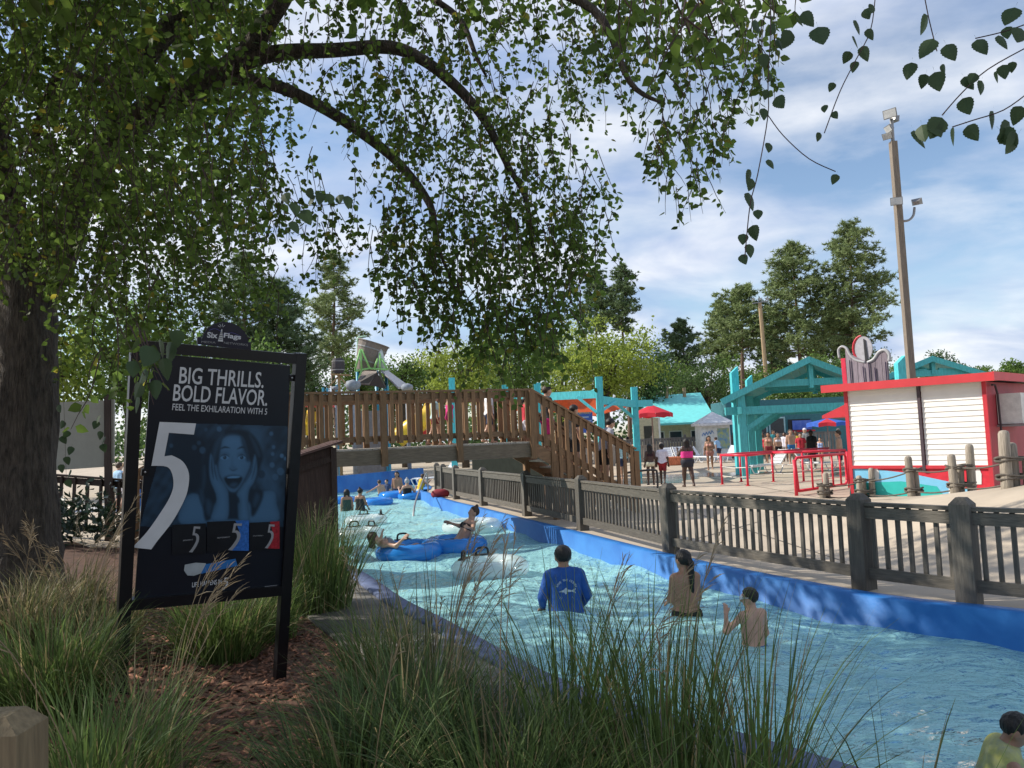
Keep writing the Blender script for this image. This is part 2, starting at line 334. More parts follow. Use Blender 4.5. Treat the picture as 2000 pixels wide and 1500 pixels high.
# ---------------------------------------------------------------- fences
m_fence = wood('weathered_fence_wood', (.105, .095, .08)); m_fence_h = wood('weathered_fence_rail', (.11, .098, .08), False)
m_grey = wood('sun_bleached_fence', (.30, .26, .22)); m_grey_h = wood('sun_bleached_rail', (.30, .26, .22), False)
def fence(name, label, posts, h=1.0, post_w=.2, post_h=1.12, pitch=.15, slat=(.045, .035), ms=None, mh=None, bulge=None, base=.14, skip=()):
    ms = ms or m_fence; mh = mh or m_fence_h
    P3 = [np.array([x, y, float(gz(x, y))]) for x, y in posts]
    t = thing(name, label, 'fence', P3[0]); sm = unitbox('slat', ms)
    for i, p in enumerate(P3):
        if i in skip: continue
        dd = unit((P3[min(i+1, len(P3)-1)]-P3[max(i-1, 0)])*[1, 1, 0]); nn = np.array([-dd[1], dd[0], 0]); b = MB(); w2 = post_w/2; c = w2*.45
        o = []
        for z, s in ((-.3, w2), (post_h-.07, w2), (post_h, c)): o += [p+dd*s*i_+nn*s*j_+np.array([0, 0, z]) for i_, j_ in ((-1, -1), (1, -1), (1, 1), (-1, 1))]
        F = [(0, 1, 2, 3), (8, 9, 10, 11)]+[(r*4+k, r*4+(k+1) % 4, r*4+4+(k+1) % 4, r*4+4+k) for r in (0, 1) for k in range(4)]
        mk('post', b.add(o, F), ms, t)
    for a, c in zip(P3[:-1], P3[1:]):
        d = c-a; L = np.linalg.norm(d); d = d/L; nn = unit(np.cross(d, (0, 0, 1))); up = np.cross(nn, d); s, e_ = post_w*.45, L-post_w*.45
        off = np.array([0, 0, 1.])
        mk('top_rail', MB().box(a+d*(s+e_)/2+off*h, (e_-s, .11, .04), (d, nn, up)), mh, t)
        mk('upper_rail', MB().box(a+d*(s+e_)/2+off*(h-.1)-nn*.022, (e_-s, .04, .13), (d, nn, up)), mh, t)
        mk('lower_rail', MB().box(a+d*(s+e_)/2+off*(base+.06)-nn*.022, (e_-s, .04, .13), (d, nn, up)), mh, t)
        k = max(2, int(round((e_-s)/pitch)))
        for j in range(k):
            x = s+(j+.5)*(e_-s)/k+random.uniform(-.006, .006)
            inst('slat', sm, t, a+d*x+off*((h+base)/2-.01)+nn*.021, axes=(d, nn, (random.uniform(-.008, .008), 0, 1)), scale=(slat[0], slat[1], h-base-.035))
    return t
fence('river_fence', 'dark weathered slat fence with square posts along the blue river wall',
      [(7.4, 5.55), (6.05, 6.85), (4.72, 8.25), (4.05, 9.22), (2.42, 12.4), (1.33, 15.95), (.24, 19.3), (-.98, 22.8), (-2.0, 25.7), (-2.6, 27.7), (-3.0, 29.4)])
fence('entry_fence', 'dark slat fence behind the shrub and below the pale board',
      [(-13.2, 16.3), (-9.6, 16.0), (-8.35, 15.9), (-6.5, 15.7)], h=1.25, post_w=.13, post_h=1.3, pitch=.3, slat=(.05, .05), ms=wood('dark_brown_slat', (.05, .035, .03)), mh=wood('dark_brown_rail', (.05, .035, .03), False))
far_f = [(3.0, 52), (6.2, 51), (9.2, 51.5), (11.5, 52), (14.5, 51), (18, 50.5), (21, 50)]
fence('deck_fence', 'grey weathered board fence behind the row of white loungers', far_f, h=1.5, post_w=.16, post_h=1.7, pitch=.2, slat=(.15, .03), ms=wood('grey_board', (.17, .16, .15)), mh=wood('grey_board_h', (.17, .16, .15), False))
fence('terrace_fence', 'pale board fence behind the floral swimsuit woman', [(2.0, 46), (6.0, 47), (9.0, 47.5)], h=1.15, post_w=.14, post_h=1.3, pitch=.16, slat=(.09, .03), ms=m_grey, mh=m_grey_h)
# ---------------------------------------------------------------- bridge
m_br = wood('brown_bridge_wood', (.21, .12, .06)); m_br_h = wood('brown_bridge_rail', (.22, .13, .07), False); m_beam = wood('bridge_beam_wood', (.19, .145, .10), False)
E0 = np.array([.42, 18.0, 0]); db = unit([.925, .38, 0]); nb = np.array([-db[1], db[0], 0]); ZD, ZR = 1.85, 3.06; BW = 1.7; BL = 5.7; zv = np.array([0, 0, 1.])
t = thing('footbridge', 'brown timber footbridge with slatted rails and stairs over the river', 'bridge', (-2.6, 17.0, 0))
sm = unitbox('slat', m_br); bm_ = unitbox('deck_board', M('worn_deck_board', (.36, .32, .27), .8, .3, 5, objvar=.15))
for side in (0, 1):
    o = nb*BW*side
    mk('beam', MB().beam(E0+o+zv*1.65-db*BL, E0+o+zv*1.65, .14, .32), m_beam, t)
    mk('top_rail', MB().beam(E0+o-db*BL+zv*ZR, E0+o+zv*ZR, .15, .045), m_br_h, t)
    mk('upper_rail', MB().beam(E0+o-db*BL+zv*(ZR-.11), E0+o+zv*(ZR-.11), .04, .14), m_br_h, t)
    mk('lower_rail', MB().beam(E0+o-db*BL+zv*(ZD+.2), E0+o+zv*(ZD+.2), .04, .12), m_br_h, t)
    sgn = -1 if side == 0 else 1
    for i in range(int(BL/.188)):
        if i % 9 == 4: continue
        inst('slat', sm, t, E0+o-db*(.12+i*.188)+zv*(ZD+ZR-.0)/2+nb*sgn*.042+zv*.04, axes=(db, nb, zv), scale=(.09, .04, ZR-ZD-.1))
    for s in (.02, .08+.188*8.9/2+.9, .02+1.75*2, .02+1.75*3, BL-.05):
        mk('post', MB().beam(E0+o-db*s+nb*sgn*.10+zv*1.45, E0+o-db*s+nb*sgn*.10+zv*(ZR-.025), .135, .10, nb), m_br, t)
    # stairs on both ends
    for end in (1, -1):
        dd = db*end; S0 = E0+o if end == 1 else E0+o-db*BL; run = 2.75; rise = ZR-1.55; S1 = S0+dd*run
        mk('stair_rail', MB().beam(S0+zv*ZR, S1+zv*1.55, .15, .045), m_br_h, t)
        mk('stair_upper_rail', MB().beam(S0+zv*(ZR-.12), S1+zv*(1.43), .04, .14), m_br_h, t)
        mk('stair_lower_rail', MB().beam(S0+zv*(ZD+.2), S1+zv*.36, .04, .14), m_br_h, t)
        mk('stringer', MB().beam(S0+zv*(ZD-.15), S1+zv*.10, .05, .28), m_br_h, t)
        for i in range(14):
            f = (i+.6)/14.3; c = S0+dd*run*f; zt = ZR-rise*f; zb = ZD-rise*f+.03 if side or end < 0 or i < 2 else .12
            inst('slat', sm, t, c+zv*(zt+zb)/2+nb*sgn*.042, axes=(db, nb, zv), scale=(.09, .04, zt-zb-.03))
        mk('newel_post', MB().beam(S1-zv*.1, S1+zv*1.5, .14, .14, nb), m_br, t)
        mk('support_post', MB().beam(S0+dd*.55+zv*-.1, S0+dd*.55+zv*(ZD-.5), .14, .14, nb), m_br, t)
        mk('support_post', MB().beam(S0+dd*1.1+zv*-.1, S0+dd*1.1+zv*(ZD-.85), .14, .14, nb), m_br, t)
for i in range(int((BL)/.145)): inst('deck_board', bm_, t, E0-db*(.07+i*.145)+nb*BW/2+zv*(ZD-.02), axes=(db, nb, zv), scale=(.135, BW+.1, .04))
for end in (1, -1):
    S0 = E0 if end == 1 else E0-db*BL
    for i in range(9): inst('stair_tread', bm_, t, S0+db*end*(.15+.3*i)+nb*BW/2+zv*(ZD-.175*(i+1)+.02), axes=(db, nb, zv), scale=(.3, BW, .04))
# shade under the bridge, put in as a near-black sheet behind the fence
mk('underside_shade', MB().beam([-1.5, 27.3, .72], [1.9, 20.9, .72], .06, 1.4), M('deep_shade_panel', (.02, .024, .02), .95, spec=.1), t)
# stair hand rail of black pipe at the stair foot
h0 = E0+db*3.3+nb*.9; mk_ = MB().tube([h0-zv*.05, h0+zv*.95], .03).tube(crom([h0-db*.3+zv*.92, h0+zv*.95, h0+db*.55+zv*.95, h0+db*.62+zv*.85, h0+db*.62+zv*.5, h0+db*.55+zv*.42, h0+db*.1+zv*.4], 4, False), .028)
tag(mk('hand_rail', mk_, M('black_pipe', (.02, .018, .02), .45), smooth=True), 'bent black pipe hand rail at the foot of the stairs', 'hand rail')
# pump shed beside the river
t = thing('pump_shed', 'dark brown wooden shed with slanted lid beside the river', 'shed', (-3.6, 13.2, .05))
m_shed = wood('shed_boards', (.055, .032, .025), objvar=.1); A = np.array([-3.02, 12.85, .0]); dx = unit([-.93, -.2, 0]); dy = unit([-.35, .93, 0])
zr_, zl_ = 1.93, 1.45
b = MB(); c = [A, A+dx*1.7, A+dx*1.7+dy*1.1, A+dy*1.1]; V = [p-zv*.2 for p in c]+[c[0]+zv*zr_, c[1]+zv*zl_, c[2]+zv*zl_, c[3]+zv*zr_]
b.add(V, [(0, 1, 5, 4), (1, 2, 6, 5), (2, 3, 7, 6), (3, 0, 4, 7)]); mk('wall', b, m_shed, t)
for f in (0, 1): mk('corner_trim', MB().beam(A+dx*1.7*f-dy*.02-zv*.1, A+dx*1.7*f-dy*.02+zv*((zr_ if f == 0 else zl_)-.02), .09, .05, dy), wood('shed_trim', (.045, .026, .02)), t)
mk('cross_trim', MB().beam(A+dx*.05-dy*.02+zv*(zr_-.2), A+dx*1.65-dy*.02+zv*(zl_-.2), .05, .1), MATS['shed_trim'], t)
for k in range(6):
    f0 = -.12+k*.235
    mk('lid_board', MB().box(A+dx*.8+dy*(f0+.1)+zv*((zr_+zl_)/2+.05+.012*(k % 2)), (1.95, .225, .04), (unit(dx*1.7-zv*(zr_-zl_)), dy, unit(np.cross(unit(dx*1.7-zv*(zr_-zl_)), dy))*-1)), wood('lid_wood', (.13, .075, .065), False), t)
# ================================================================ LETTERING
def textmesh(s, bold=.0):
    c = bpy.data.curves.new('txt', 'FONT'); c.body = s; c.offset = bold; c.fill_mode = 'FRONT'; c.resolution_u = 3; o = bpy.data.objects.new('txt', c); col.objects.link(o)
    dg = bpy.context.evaluated_depsgraph_get(); me = o.evaluated_get(dg).to_mesh(); V = np.array([v.co[:] for v in me.vertices]); F = [tuple(p.vertices) for p in me.polygons]
    o.evaluated_get(dg).to_mesh_clear(); bpy.data.objects.remove(o); bpy.data.curves.remove(c); return V, F
def text_on(name, s, mat, parent, o, ux, uy, w=None, h=None, bold=.0, lift=.003, shear=0.):
    """flat letters with lower left at o, fitted into w x h along ux, uy"""
    V, F = textmesh(s, bold); mn = V.min(0); mxx = V.max(0); sx = w/(mxx[0]-mn[0]) if w else None; sy = h/(mxx[1]-mn[1]) if h else sx
    sx = sx or sy; n = unit(np.cross(ux, uy)); q = V-mn
    return mk(name, (np.asarray(o)+np.outer(q[:, 0]*sx+q[:, 1]*sy*shear, ux)+np.outer(q[:, 1]*sy, uy)+n*lift, F), mat, parent, recalc=False)
# ================================================================ ADVERTISING SIGN
cor = [(268, 664), (586, 692), (242, 1193), (556, 1162)]     # outer frame corners TL TR BL BR
rr_ = [ray(*c) for c in cor]; d1 = 5.55
sol = np.linalg.solve(np.column_stack([rr_[1], rr_[2], -rr_[3]]), d1*rr_[0])
TL, TR, BLc, BRc = EYE+rr_[0]*d1, EYE+rr_[1]*sol[0], EYE+rr_[2]*sol[1], EYE+rr_[3]*sol[2]
su = unit(TR-TL); sv0 = unit(TL-BLc); sn = unit(np.cross(su, sv0))
if np.dot(sn, EYE-TL) < 0: sn = -sn
sv = unit(np.cross(sn, su)) if np.dot(np.cross(sn, su), sv0) > 0 else -unit(np.cross(sn, su))
SO = TL
def S(px, py, lift=0.): return onplane(px, py, SO+sn*lift, sn)
m_blk = M('black_frame_metal', (.008, .008, .010), .35, .2, 12); m_pan = M('black_poster', (.010, .013, .020), .3, .1, 4)
gzs = lambda p: float(gz(p[0], p[1]))
t = thing('advertising_sign', 'black framed advertising sign with large silver 5 and lettering', 'sign', (*(BLc+BRc)[:2]/2, 0.05))
dv = unit(BLc-TL); dvr = unit(BRc-TR)
mk('leg', MB().beam(TL+sn*.0-dv*.01, BLc+dv*(BLc[2]+.2)/abs(dv[2]), .085, .085, sn), m_blk, t)
mk('leg', MB().beam(TR-dv*.01, BRc+dv*(BRc[2]+.2)/abs(dv[2]), .085, .085, sn), m_blk, t)
mk('top_bar', MB().beam(TL+dv*.04, TR+dv*.04, .08, .08, sn), m_blk, t)
mk('bottom_bar', MB().beam(BLc-dv*.05, BRc-dv*.05, .08, .08, sn), m_blk, t)
pc = [S(297, 690), S(566, 714), S(552, 1148), S(262, 1178)]
mk('panel', MB().prism([p-sn*.012 for p in pc], sn*.02), m_pan, t)
m_clip = M('steel_clip', (.35, .35, .36), .3, .1, metal=.9)
for q in ((570, 738), (566, 920), (560, 1112), (283, 922)): mk('clip', MB().box(S(*q), (.05, .03, .05), (su, sn, sv)), m_blk, t); mk('bolt', MB().lathe([(.0, 0), (.008, .0), (.008, .01), (0, .012)], S(*q, .018), 8, sn), m_clip, t)
def shape(name, pts, mat, lift, smooth_n=0, parent=None):
    if smooth_n: pts = [p[:2] for p in crom([(x, y, 0) for x, y in pts], smooth_n)]
    return mk(name, ([S(x, y, lift) for x, y in pts], [tuple(range(len(pts)))]), mat, parent or t, recalc=False)
def sil(name, c): return M(name, c, .45, .06, 3)
m_sil = M('silver_print', (.58, .59, .60), .35, .12, 2); m_sil2 = sil('silver_print_dim', (.26, .265, .275))
def ptext(s, x0, y0, x1, y1, h, mat=None, bold=.012, name='lettering', lift=.011):
    a = S(x0, y0, lift); b_ = S(x1, y1, lift); ux = unit(b_-a); uy = unit(np.cross(sn, ux)); uy = uy if uy[2] > 0 else -uy
    return text_on(name, s, mat or m_sil, t, a, ux, uy, np.linalg.norm(b_-a), h*np.linalg.norm(S(x0, y0)-S(x0, y0-100))/100, bold, .002)
ptext('BIG THRILLS.', 349, 749, 514, 758, 33); ptext('BOLD FLAVOR.', 337, 783, 521, 793, 33); ptext('FEEL THE EXHILARATION WITH 5', 336, 801, 521, 810, 13, bold=.004)
# portrait photograph: flat tonal shapes traced from the poster
Z = lambda zx, zy: (320+zx/5.554, 820+zy/5.554)
x_, y_ = np.meshgrid(np.arange(258, 566, 1.4), np.arange(822, 1030, 1.4)); nyp, nxp = x_.shape; gx2, gy2 = x_.ravel(), y_.ravel()
tone = .16+.05*np.sin(gx2*.13+np.sin(gy2*.09)*2)*np.sin(gy2*.11+1)+.03*np.sin(gx2*.31+gy2*.23)
def soft(pts, val, edge=1.6, shade=0., sm=4, a=1.):
    """soft edged tone; shade rounds the tone off towards the outline"""
    global tone
    q = [Z(*p) for p in pts]
    if sm: q = [tuple(p[:2]) for p in crom([(x, y, 0) for x, y in q], sm)]
    d = pdist(gx2, gy2, q+[q[0]])*np.where(inpoly(gx2, gy2, q), 1, -1); m = np.clip(d/edge*.5+.5, 0, 1)*a
    tone = tone*(1-m)+m*(val-shade*np.exp(-np.maximum(d, 0)/4.))
def disc(x, y, r, val, edge=1.2, a=.8): soft([(x+r*math.cos(k), y+r*1.1*math.sin(k)) for k in np.linspace(0, 6.28, 11)[:-1]], val, edge, 0, 0, a)
soft([(90, 150), (330, 150), (480, 240), (440, 420), (410, 760), (250, 780), (250, 560), (60, 420)], .05, 8)
soft([(900, 80), (1050, 75), (1090, 200), (1070, 420), (1200, 620), (1240, 800), (1060, 720), (1020, 420)], .34, 9); soft([(1180, 80), (1300, 90), (1250, 300), (1200, 240)], .08, 8)
for q in [(600, 100, 28, .5), (420, 330, 35, .36), (1165, 150, 22, .48), (1280, 390, 22, .7), (1318, 420, 18, .66), (1180, 370, 20, .5), (1190, 295, 20, .5), (1175, 490, 28, .5), (80, 280, 22, .32), (455, 105, 20, .3), (1265, 560, 40, .46), (330, 300, 26, .24), (1060, 590, 40, .12), (1130, 700, 50, .3), (380, 250, 22, .28), (1210, 620, 34, .42)]: disc(*q)
soft([(185, 1130), (200, 900), (300, 795), (430, 830), (560, 900), (960, 880), (1060, 780), (1200, 770), (1225, 900), (1225, 1110), (700, 1120)], .52, 2, .22)
soft([(640, 130), (760, 105), (920, 130), (1030, 250), (1075, 400), (1050, 500), (1000, 640), (960, 740), (1060, 760), (1075, 840), (1000, 1010), (950, 1040), (930, 900), (820, 800), (680, 820), (560, 900), (520, 1060), (450, 1090), (420, 950), (380, 800), (420, 640), (430, 420), (500, 260)], .06, 3)
for st in ([(600, 170), (650, 130), (640, 200), (590, 330), (545, 470), (520, 400), (550, 260)], [(930, 160), (1000, 260), (1040, 380), (1020, 380), (960, 240)], [(440, 500), (450, 640), (420, 780), (430, 620)], [(470, 860), (520, 920), (500, 1040), (460, 980)], [(1000, 800), (1040, 840), (990, 940), (970, 900)], [(400, 760), (440, 850), (420, 930), (395, 840)]): soft(st, .26, 4, 0, 4, .8)
soft([(640, 200), (720, 165), (830, 175), (880, 240), (920, 400), (945, 480), (900, 600), (850, 700), (800, 770), (750, 790), (690, 760), (620, 640), (590, 540), (600, 380), (615, 280)], .58, 2.5, .26)
soft([(690, 190), (800, 190), (840, 270), (680, 280)], .66, 9, 0, 4, .7); soft([(600, 470), (660, 500), (640, 600), (610, 560)], .5, 7, 0, 4, .6); soft([(870, 480), (920, 490), (880, 600), (850, 560)], .5, 7, 0, 4, .6); soft([(840, 190), (880, 250), (925, 420), (900, 440), (860, 300)], .12, 4)
for x0, x1 in ((610, 710), (800, 890)):
    mx0 = (x0+x1)/2; soft([(x0-6, 320), (mx0, 286), (x1+8, 305), (mx0, 306)], .12, 1.2, 0, 3); soft([(x0-4, 380), (mx0, 350), (x1+4, 378), (mx0, 440), ], .36, 3, 0, 4, .7)
    soft([(x0+3, 412), (mx0, 378), (x1-4, 408), (mx0, 438)], .80, 1.2, 0, 3); disc(mx0, 408, 20, .10, 1., 1.); disc(mx0-6, 401, 5, .8, .8, 1.); soft([(x0-2, 406), (mx0, 370), (x1, 404), (mx0, 380)], .08, 1., 0, 3)
soft([(742, 400), (752, 480), (800, 530), (745, 552), (705, 528), (730, 480)], .46, 3, 0, 3, .8); soft([(715, 528), (745, 545), (795, 532), (750, 556)], .2, 1.5, 0, 3)
soft([(640, 628), (750, 590), (862, 622), (828, 708), (760, 760), (682, 718)], .36, 2); soft([(658, 632), (750, 606), (848, 627), (816, 700), (760, 742), (694, 708)], .04, 1.5); soft([(690, 622), (750, 608), (825, 614), (800, 630), (700, 634)], .85, 1.2, 0, 3); soft([(712, 715), (750, 680), (800, 692), (765, 735)], .26, 3, 0, 3)
soft([(690, 800), (800, 800), (815, 1080), (680, 1080)], .06, 3, 0, 0)
for pts in ([(505, 365), (530, 400), (550, 480), (575, 490), (610, 620), (680, 730), (705, 830), (690, 1080), (510, 1080), (570, 860), (500, 650), (490, 480)], [(985, 375), (1005, 420), (1015, 560), (980, 680), (930, 760), (915, 900), (930, 1090), (815, 1090), (820, 880), (790, 800), (860, 690), (930, 560), (960, 460)]): soft(pts, .56, 1.6, .24)
for pts in ([(548, 470), (562, 560), (580, 660), (546, 560)], [(520, 400), (532, 520), (540, 650), (512, 520)], [(968, 460), (950, 570), (880, 680), (944, 560)], [(1000, 440), (985, 560), (950, 650), (978, 540)]): soft(pts, .2, 1.3, 0, 3)
pm = bpy.data.materials.new('printed_photo'); pm.use_nodes = True; at_ = pm.node_tree.nodes.new('ShaderNodeAttribute'); at_.attribute_name = 'print'; pb_ = pm.node_tree.nodes['Principled BSDF']; pb_.inputs['Roughness'].default_value = .35; pm.node_tree.links.new(at_.outputs['Color'], pb_.inputs['Base Color'])
ip = np.arange(nyp*nxp).reshape(nyp, nxp); Fp = np.stack([ip[:-1, :-1], ip[:-1, 1:], ip[1:, 1:], ip[1:, :-1]], -1).reshape(-1, 4)
okq = inpoly(gx2[Fp].mean(1), gy2[Fp].mean(1), [Z(60, 30), Z(1345, 70), Z(1290, 1320), Z(-260, 1150)]); Fp = Fp[okq]
po = mk('picture', (np.array([S(x, y, .0105) for x, y in zip(gx2, gy2)]), Fp), pm, t); ca = po.data.color_attributes.new('print', 'FLOAT_COLOR', 'POINT'); tn = np.clip(tone, 0, 1)[:, None]
ca.data.foreach_set('color', np.concatenate([np.array([.006, .014, .026])+(tn**1.25)*np.array([.10, .25, .44]), np.ones((len(tn), 1))], 1).astype(np.float32).ravel())
# big 5
def five(x0, y0, x1, y1, mat, lift, slim=1.):
    """numeral with a flat top bar and a long sweeping tail, in a pixel box"""
    k = [(.43, 0), (1, .012), (.965, .10), (.575, .085), (.505, .27), (.62, .262), (.79, .31), (.885, .40), (.875, .52), (.80, .63), (.62, .79), (.40, .93), (.30, 1.0), (0, .985), (.22, .87), (.42, .73), (.58, .60), (.645, .50), (.62, .40), (.53, .35), (.30, .345)]
    q = [(x0+(x1-x0)*u_, y0+(y1-y0)*v_) for u_, v_ in k]
    sm_ = [p[:2] for p in crom([(x, y, 0) for x, y in q[5:12]], 5, False)]; s2 = [p[:2] for p in crom([(x, y, 0) for x, y in q[13:21]], 5, False)]
    return shape('numeral', q[:5]+sm_+[q[12]]+s2, mat, lift)
five(258, 824, 383, 1073, m_sil, .0165)
m_gum = M('gum_pack_black', (.012, .014, .018), .3)
for (x0, y0, x1, y1, c) in ((336, 1022, 402, 1082, None), (404, 1016, 486, 1078, (.03, .12, .38)), (488, 1018, 546, 1074, (.30, .02, .03))):
    mk('gum_pack', MB().prism([S(x0, y0+3, .016), S(x1, y0, .016), S(x1, y1-2, .016), S(x0, y1, .016)], sn*.003), m_gum, t); w_ = x1-x0
    if c: shape('pack_colour', [(x0+w_*.68, y0+1), (x1, y0), (x1, y1-2), (x0+w_*.55, y1-3), (x0+w_*.8, y0+28)], M('pack_colour_%d' % x0, c, .3, .4, 60), .0195)
    five(x0+w_*.5, y0+6, x0+w_*.84, y1-3, m_sil2, .0205)
ptext('SPEARMINT', 357, 1057, 377, 1055, 2.6, m_sil2, lift=.02); ptext('PEPPERMINT', 424, 1052, 449, 1050, 2.8, m_sil2, lift=.02); ptext('STRAWBERRY', 494, 1048, 514, 1047, 2.4, m_sil2, lift=.02)
shape('gum_stick', [(361, 1103), (402, 1100), (392, 1120), (366, 1124)], M('foil_white', (.34, .37, .38), .3), .0165, 2)
shape('gum_wrapper', [(402, 1102), (460, 1091), (464, 1105), (392, 1121)], M('foil_blue', (.03, .14, .36), .25), .017)
ptext('LIFE HAPPENS IN', 375, 1147, 433, 1140, 9.5, bold=.006); five(433, 1128, 447, 1152, m_sil, .0165)
shape('fine_print', [(517, 1146), (541, 1143.5), (541, 1142.6), (517, 1145.1)], m_sil2, .0125)
# topper with the park logo
hd = MB().prism([S(x, y, -.02) for x, y in [(392, 664), (396, 652), (405, 640), (418, 632), (434, 628), (450, 630), (465, 637), (476, 648), (482, 660), (483, 668), (488, 668), (488, 684), (384, 672), (384, 658), (391, 658)]], sn*.03)
m_navy = M('navy_topper', (.008, .010, .026), .3); tp = mk('topper', hd, m_navy, t)
m_ltr = M('pale_lettering', (.55, .56, .60), .4, .05)
def ttext(s, x0, y0, x1, y1, h, mat, bold):
    a = S(x0, y0, .012); b_ = S(x1, y1, .012); ux = unit(b_-a); uy = unit(np.cross(sn, ux)); uy = uy if uy[2] > 0 else -uy
    text_on('lettering', s, mat, tp, a, ux, uy, np.linalg.norm(b_-a), h*5.6/1502, bold, .002)
ttext('Six', 404, 659.5, 424.5, 661, 12, m_ltr, .03); ttext('Flags', 436, 662, 470, 666, 13, m_ltr, .03)
ttext('MEDIA', 393, 669.5, 421, 671, 4.2, m_sil2, .0); ttext('NETWORKS', 437, 671.5, 484, 676, 4.6, m_sil2, .0)
shape('tower_mark', [(432.5, 643), (434, 643), (435.5, 667.5), (425.5, 666.5)], m_sil, .0125, 0, tp)
for i in range(5): shape('tower_gap', [(431-i*.9, 648+i*3.4), (434.3, 648+i*3.4), (434.5, 649.4+i*3.4), (430.6-i*.9, 649.4+i*3.4)], m_navy, .0128, 0, tp)
for a in (-2.55, -2.0, -1.35, -.75): shape('beam_mark', [(433+3.2*math.cos(a-.12), 641+3.2*math.sin(a-.12)), (433+9*math.cos(a-.05), 641+9*math.sin(a-.05)), (433+9*math.cos(a+.05), 641+9*math.sin(a+.05)), (433+3.2*math.cos(a+.12), 641+3.2*math.sin(a+.12))], m_ltr, .0125, 0, tp)
for k, (x0, x1, yy, am) in enumerate(((408, 432, 646, 5), (436, 468, 652, 5))): mk('coaster_mark', MB().tube([S(x0+(x1-x0)*f, yy-am*math.sin(f*math.pi)+f*2+(2 if k else 0), .0125) for f in np.linspace(0, 1, 9)], .0018, 4), M('violet_line', (.10, .09, .30), .4), tp)
# near wooden post at the frame's lower left corner
pp = P(14, 1452, 2.3); t = MB(); w2 = .075; o = []
for z, s in ((-.6, w2), (0.0, w2), (.045, w2*.62)): o += [pp+np.array([s*i_+(.0 if z < .04 else -.02), s*j_, z+.045]) for i_, j_ in ((-1, -1), (1, -1), (1, 1), (-1, 1))]
t.add(o, [(0, 1, 2, 3), (8, 9, 10, 11)]+[(r*4+k, r*4+(k+1) % 4, r*4+4+(k+1) % 4, r*4+4+k) for r in (0, 1) for k in range(4)])
tag(mk('wooden_post', t, wood('olive_grey_post', (.24, .18, .10))), 'squat grey wooden post with chamfered top beside the grass', 'post')
# pale board on posts above the entry fence
t = thing('pale_board', 'blank pale grey board on a dark post above the entry fence', 'board', (-8.8, 15.9, .3))
n_ = np.array([0, -1, 0.]); o_ = np.array([-9, 15.75, 0]); Q = lambda x, y: onplane(x, y, o_, n_)
mk('panel', MB().prism([Q(60, 788), Q(205, 782), Q(203, 912), Q(60, 922)], (0, .04, 0)), M('pale_grey_board', (.33, .33, .29), .7, .06), t)
mk('post', MB().beam([*Q(211, 770)[:2], .2], Q(211, 770), .12, .1, (0, 1, 0)), MATS['dark_brown_slat'], t)
mk('side_panel', MB().prism([Q(217, 780), Q(223, 780), Q(222, 905), Q(216, 905)], (0, .04, 0)), MATS['pale_grey_board'], t)
# ================================================================ RED AND WHITE KIOSK
FA = np.array([11.1, 18.0, 0]); fd = unit([-.68, .73, 0]); fn = np.array([-fd[1], fd[0], 0]); fn = fn if np.dot(fn, -FA) > 0 else -fn; WK = 3.34; DK = 3.2
def K(px, py, lift=0.): return onplane(px, py, FA+fn*lift, fn)
m_white = M('white_siding_paint', (.80, .78, .74), .5, .04, 3, objvar=.03); m_red = M('red_trim_paint', (.52, .035, .05), .45, .1, 3); m_redw = M('red_wall_paint', (.40, .045, .06), .55, .12, 3)
t = thing('snack_kiosk', 'white clapboard snack kiosk with red trim and painted lower mural', 'kiosk', (*(FA+fd*WK/2-fn*DK/2)[:2], 0))
ZT = 2.80; zb_ = .85
mk('wall', MB().box(FA+fd*WK/2-fn*(DK/2+.04)+zv*1.4, (WK, DK, 2.8), (fd, fn, zv)), m_redw, t)
nb_ = 15; eh = (ZT-zb_)/nb_; half = WK*.555
for i in range(nb_):
    for (s0, s1) in ((.09, WK-half-.05), (WK-half+.05, WK-.09)):
        z0 = zb_+i*eh; a_ = FA+fd*s0; c_ = FA+fd*s1
        V = [a_+zv*z0, c_+zv*z0, c_+zv*(z0+eh+.01), a_+zv*(z0+eh+.01)]; b = MB()
        b.add([V[0]+fn*.030, V[1]+fn*.030, V[2]+fn*.008, V[3]+fn*.008, V[0]-fn*.035, V[1]-fn*.035, V[2]-fn*.035, V[3]-fn*.035], [(0, 1, 2, 3), (4, 7, 6, 5), (0, 4, 5, 1), (3, 2, 6, 7), (0, 3, 7, 4), (1, 5, 6, 2)])
        mk('siding_board', b, m_white, t)
for s in (.045, WK-.045): mk('corner_post', MB().box(FA+fd*s+fn*.015+zv*1.4, (.09, .09, 2.8), (fd, fn, zv)), m_red, t)
mk('downspout', MB().box(FA+fd*(WK-half)+fn*.04+zv*1.75, (.07, .07, 2.1), (fd, fn, zv)), M('dark_mauve_pipe', (.07, .05, .06), .5), t)
mk('red_board', MB().box(FA+fd*WK/2+fn*.005+zv*(zb_-.42), (WK-.18, .03, .86), (fd, fn, zv)), M('mural_red', (.60, .03, .05), .5), t)
mk('ledge', MB().box(FA+fd*WK/2+fn*.04+zv*(zb_-.04), (WK-.18, .05, .08), (fd, fn, zv)), m_red, t)
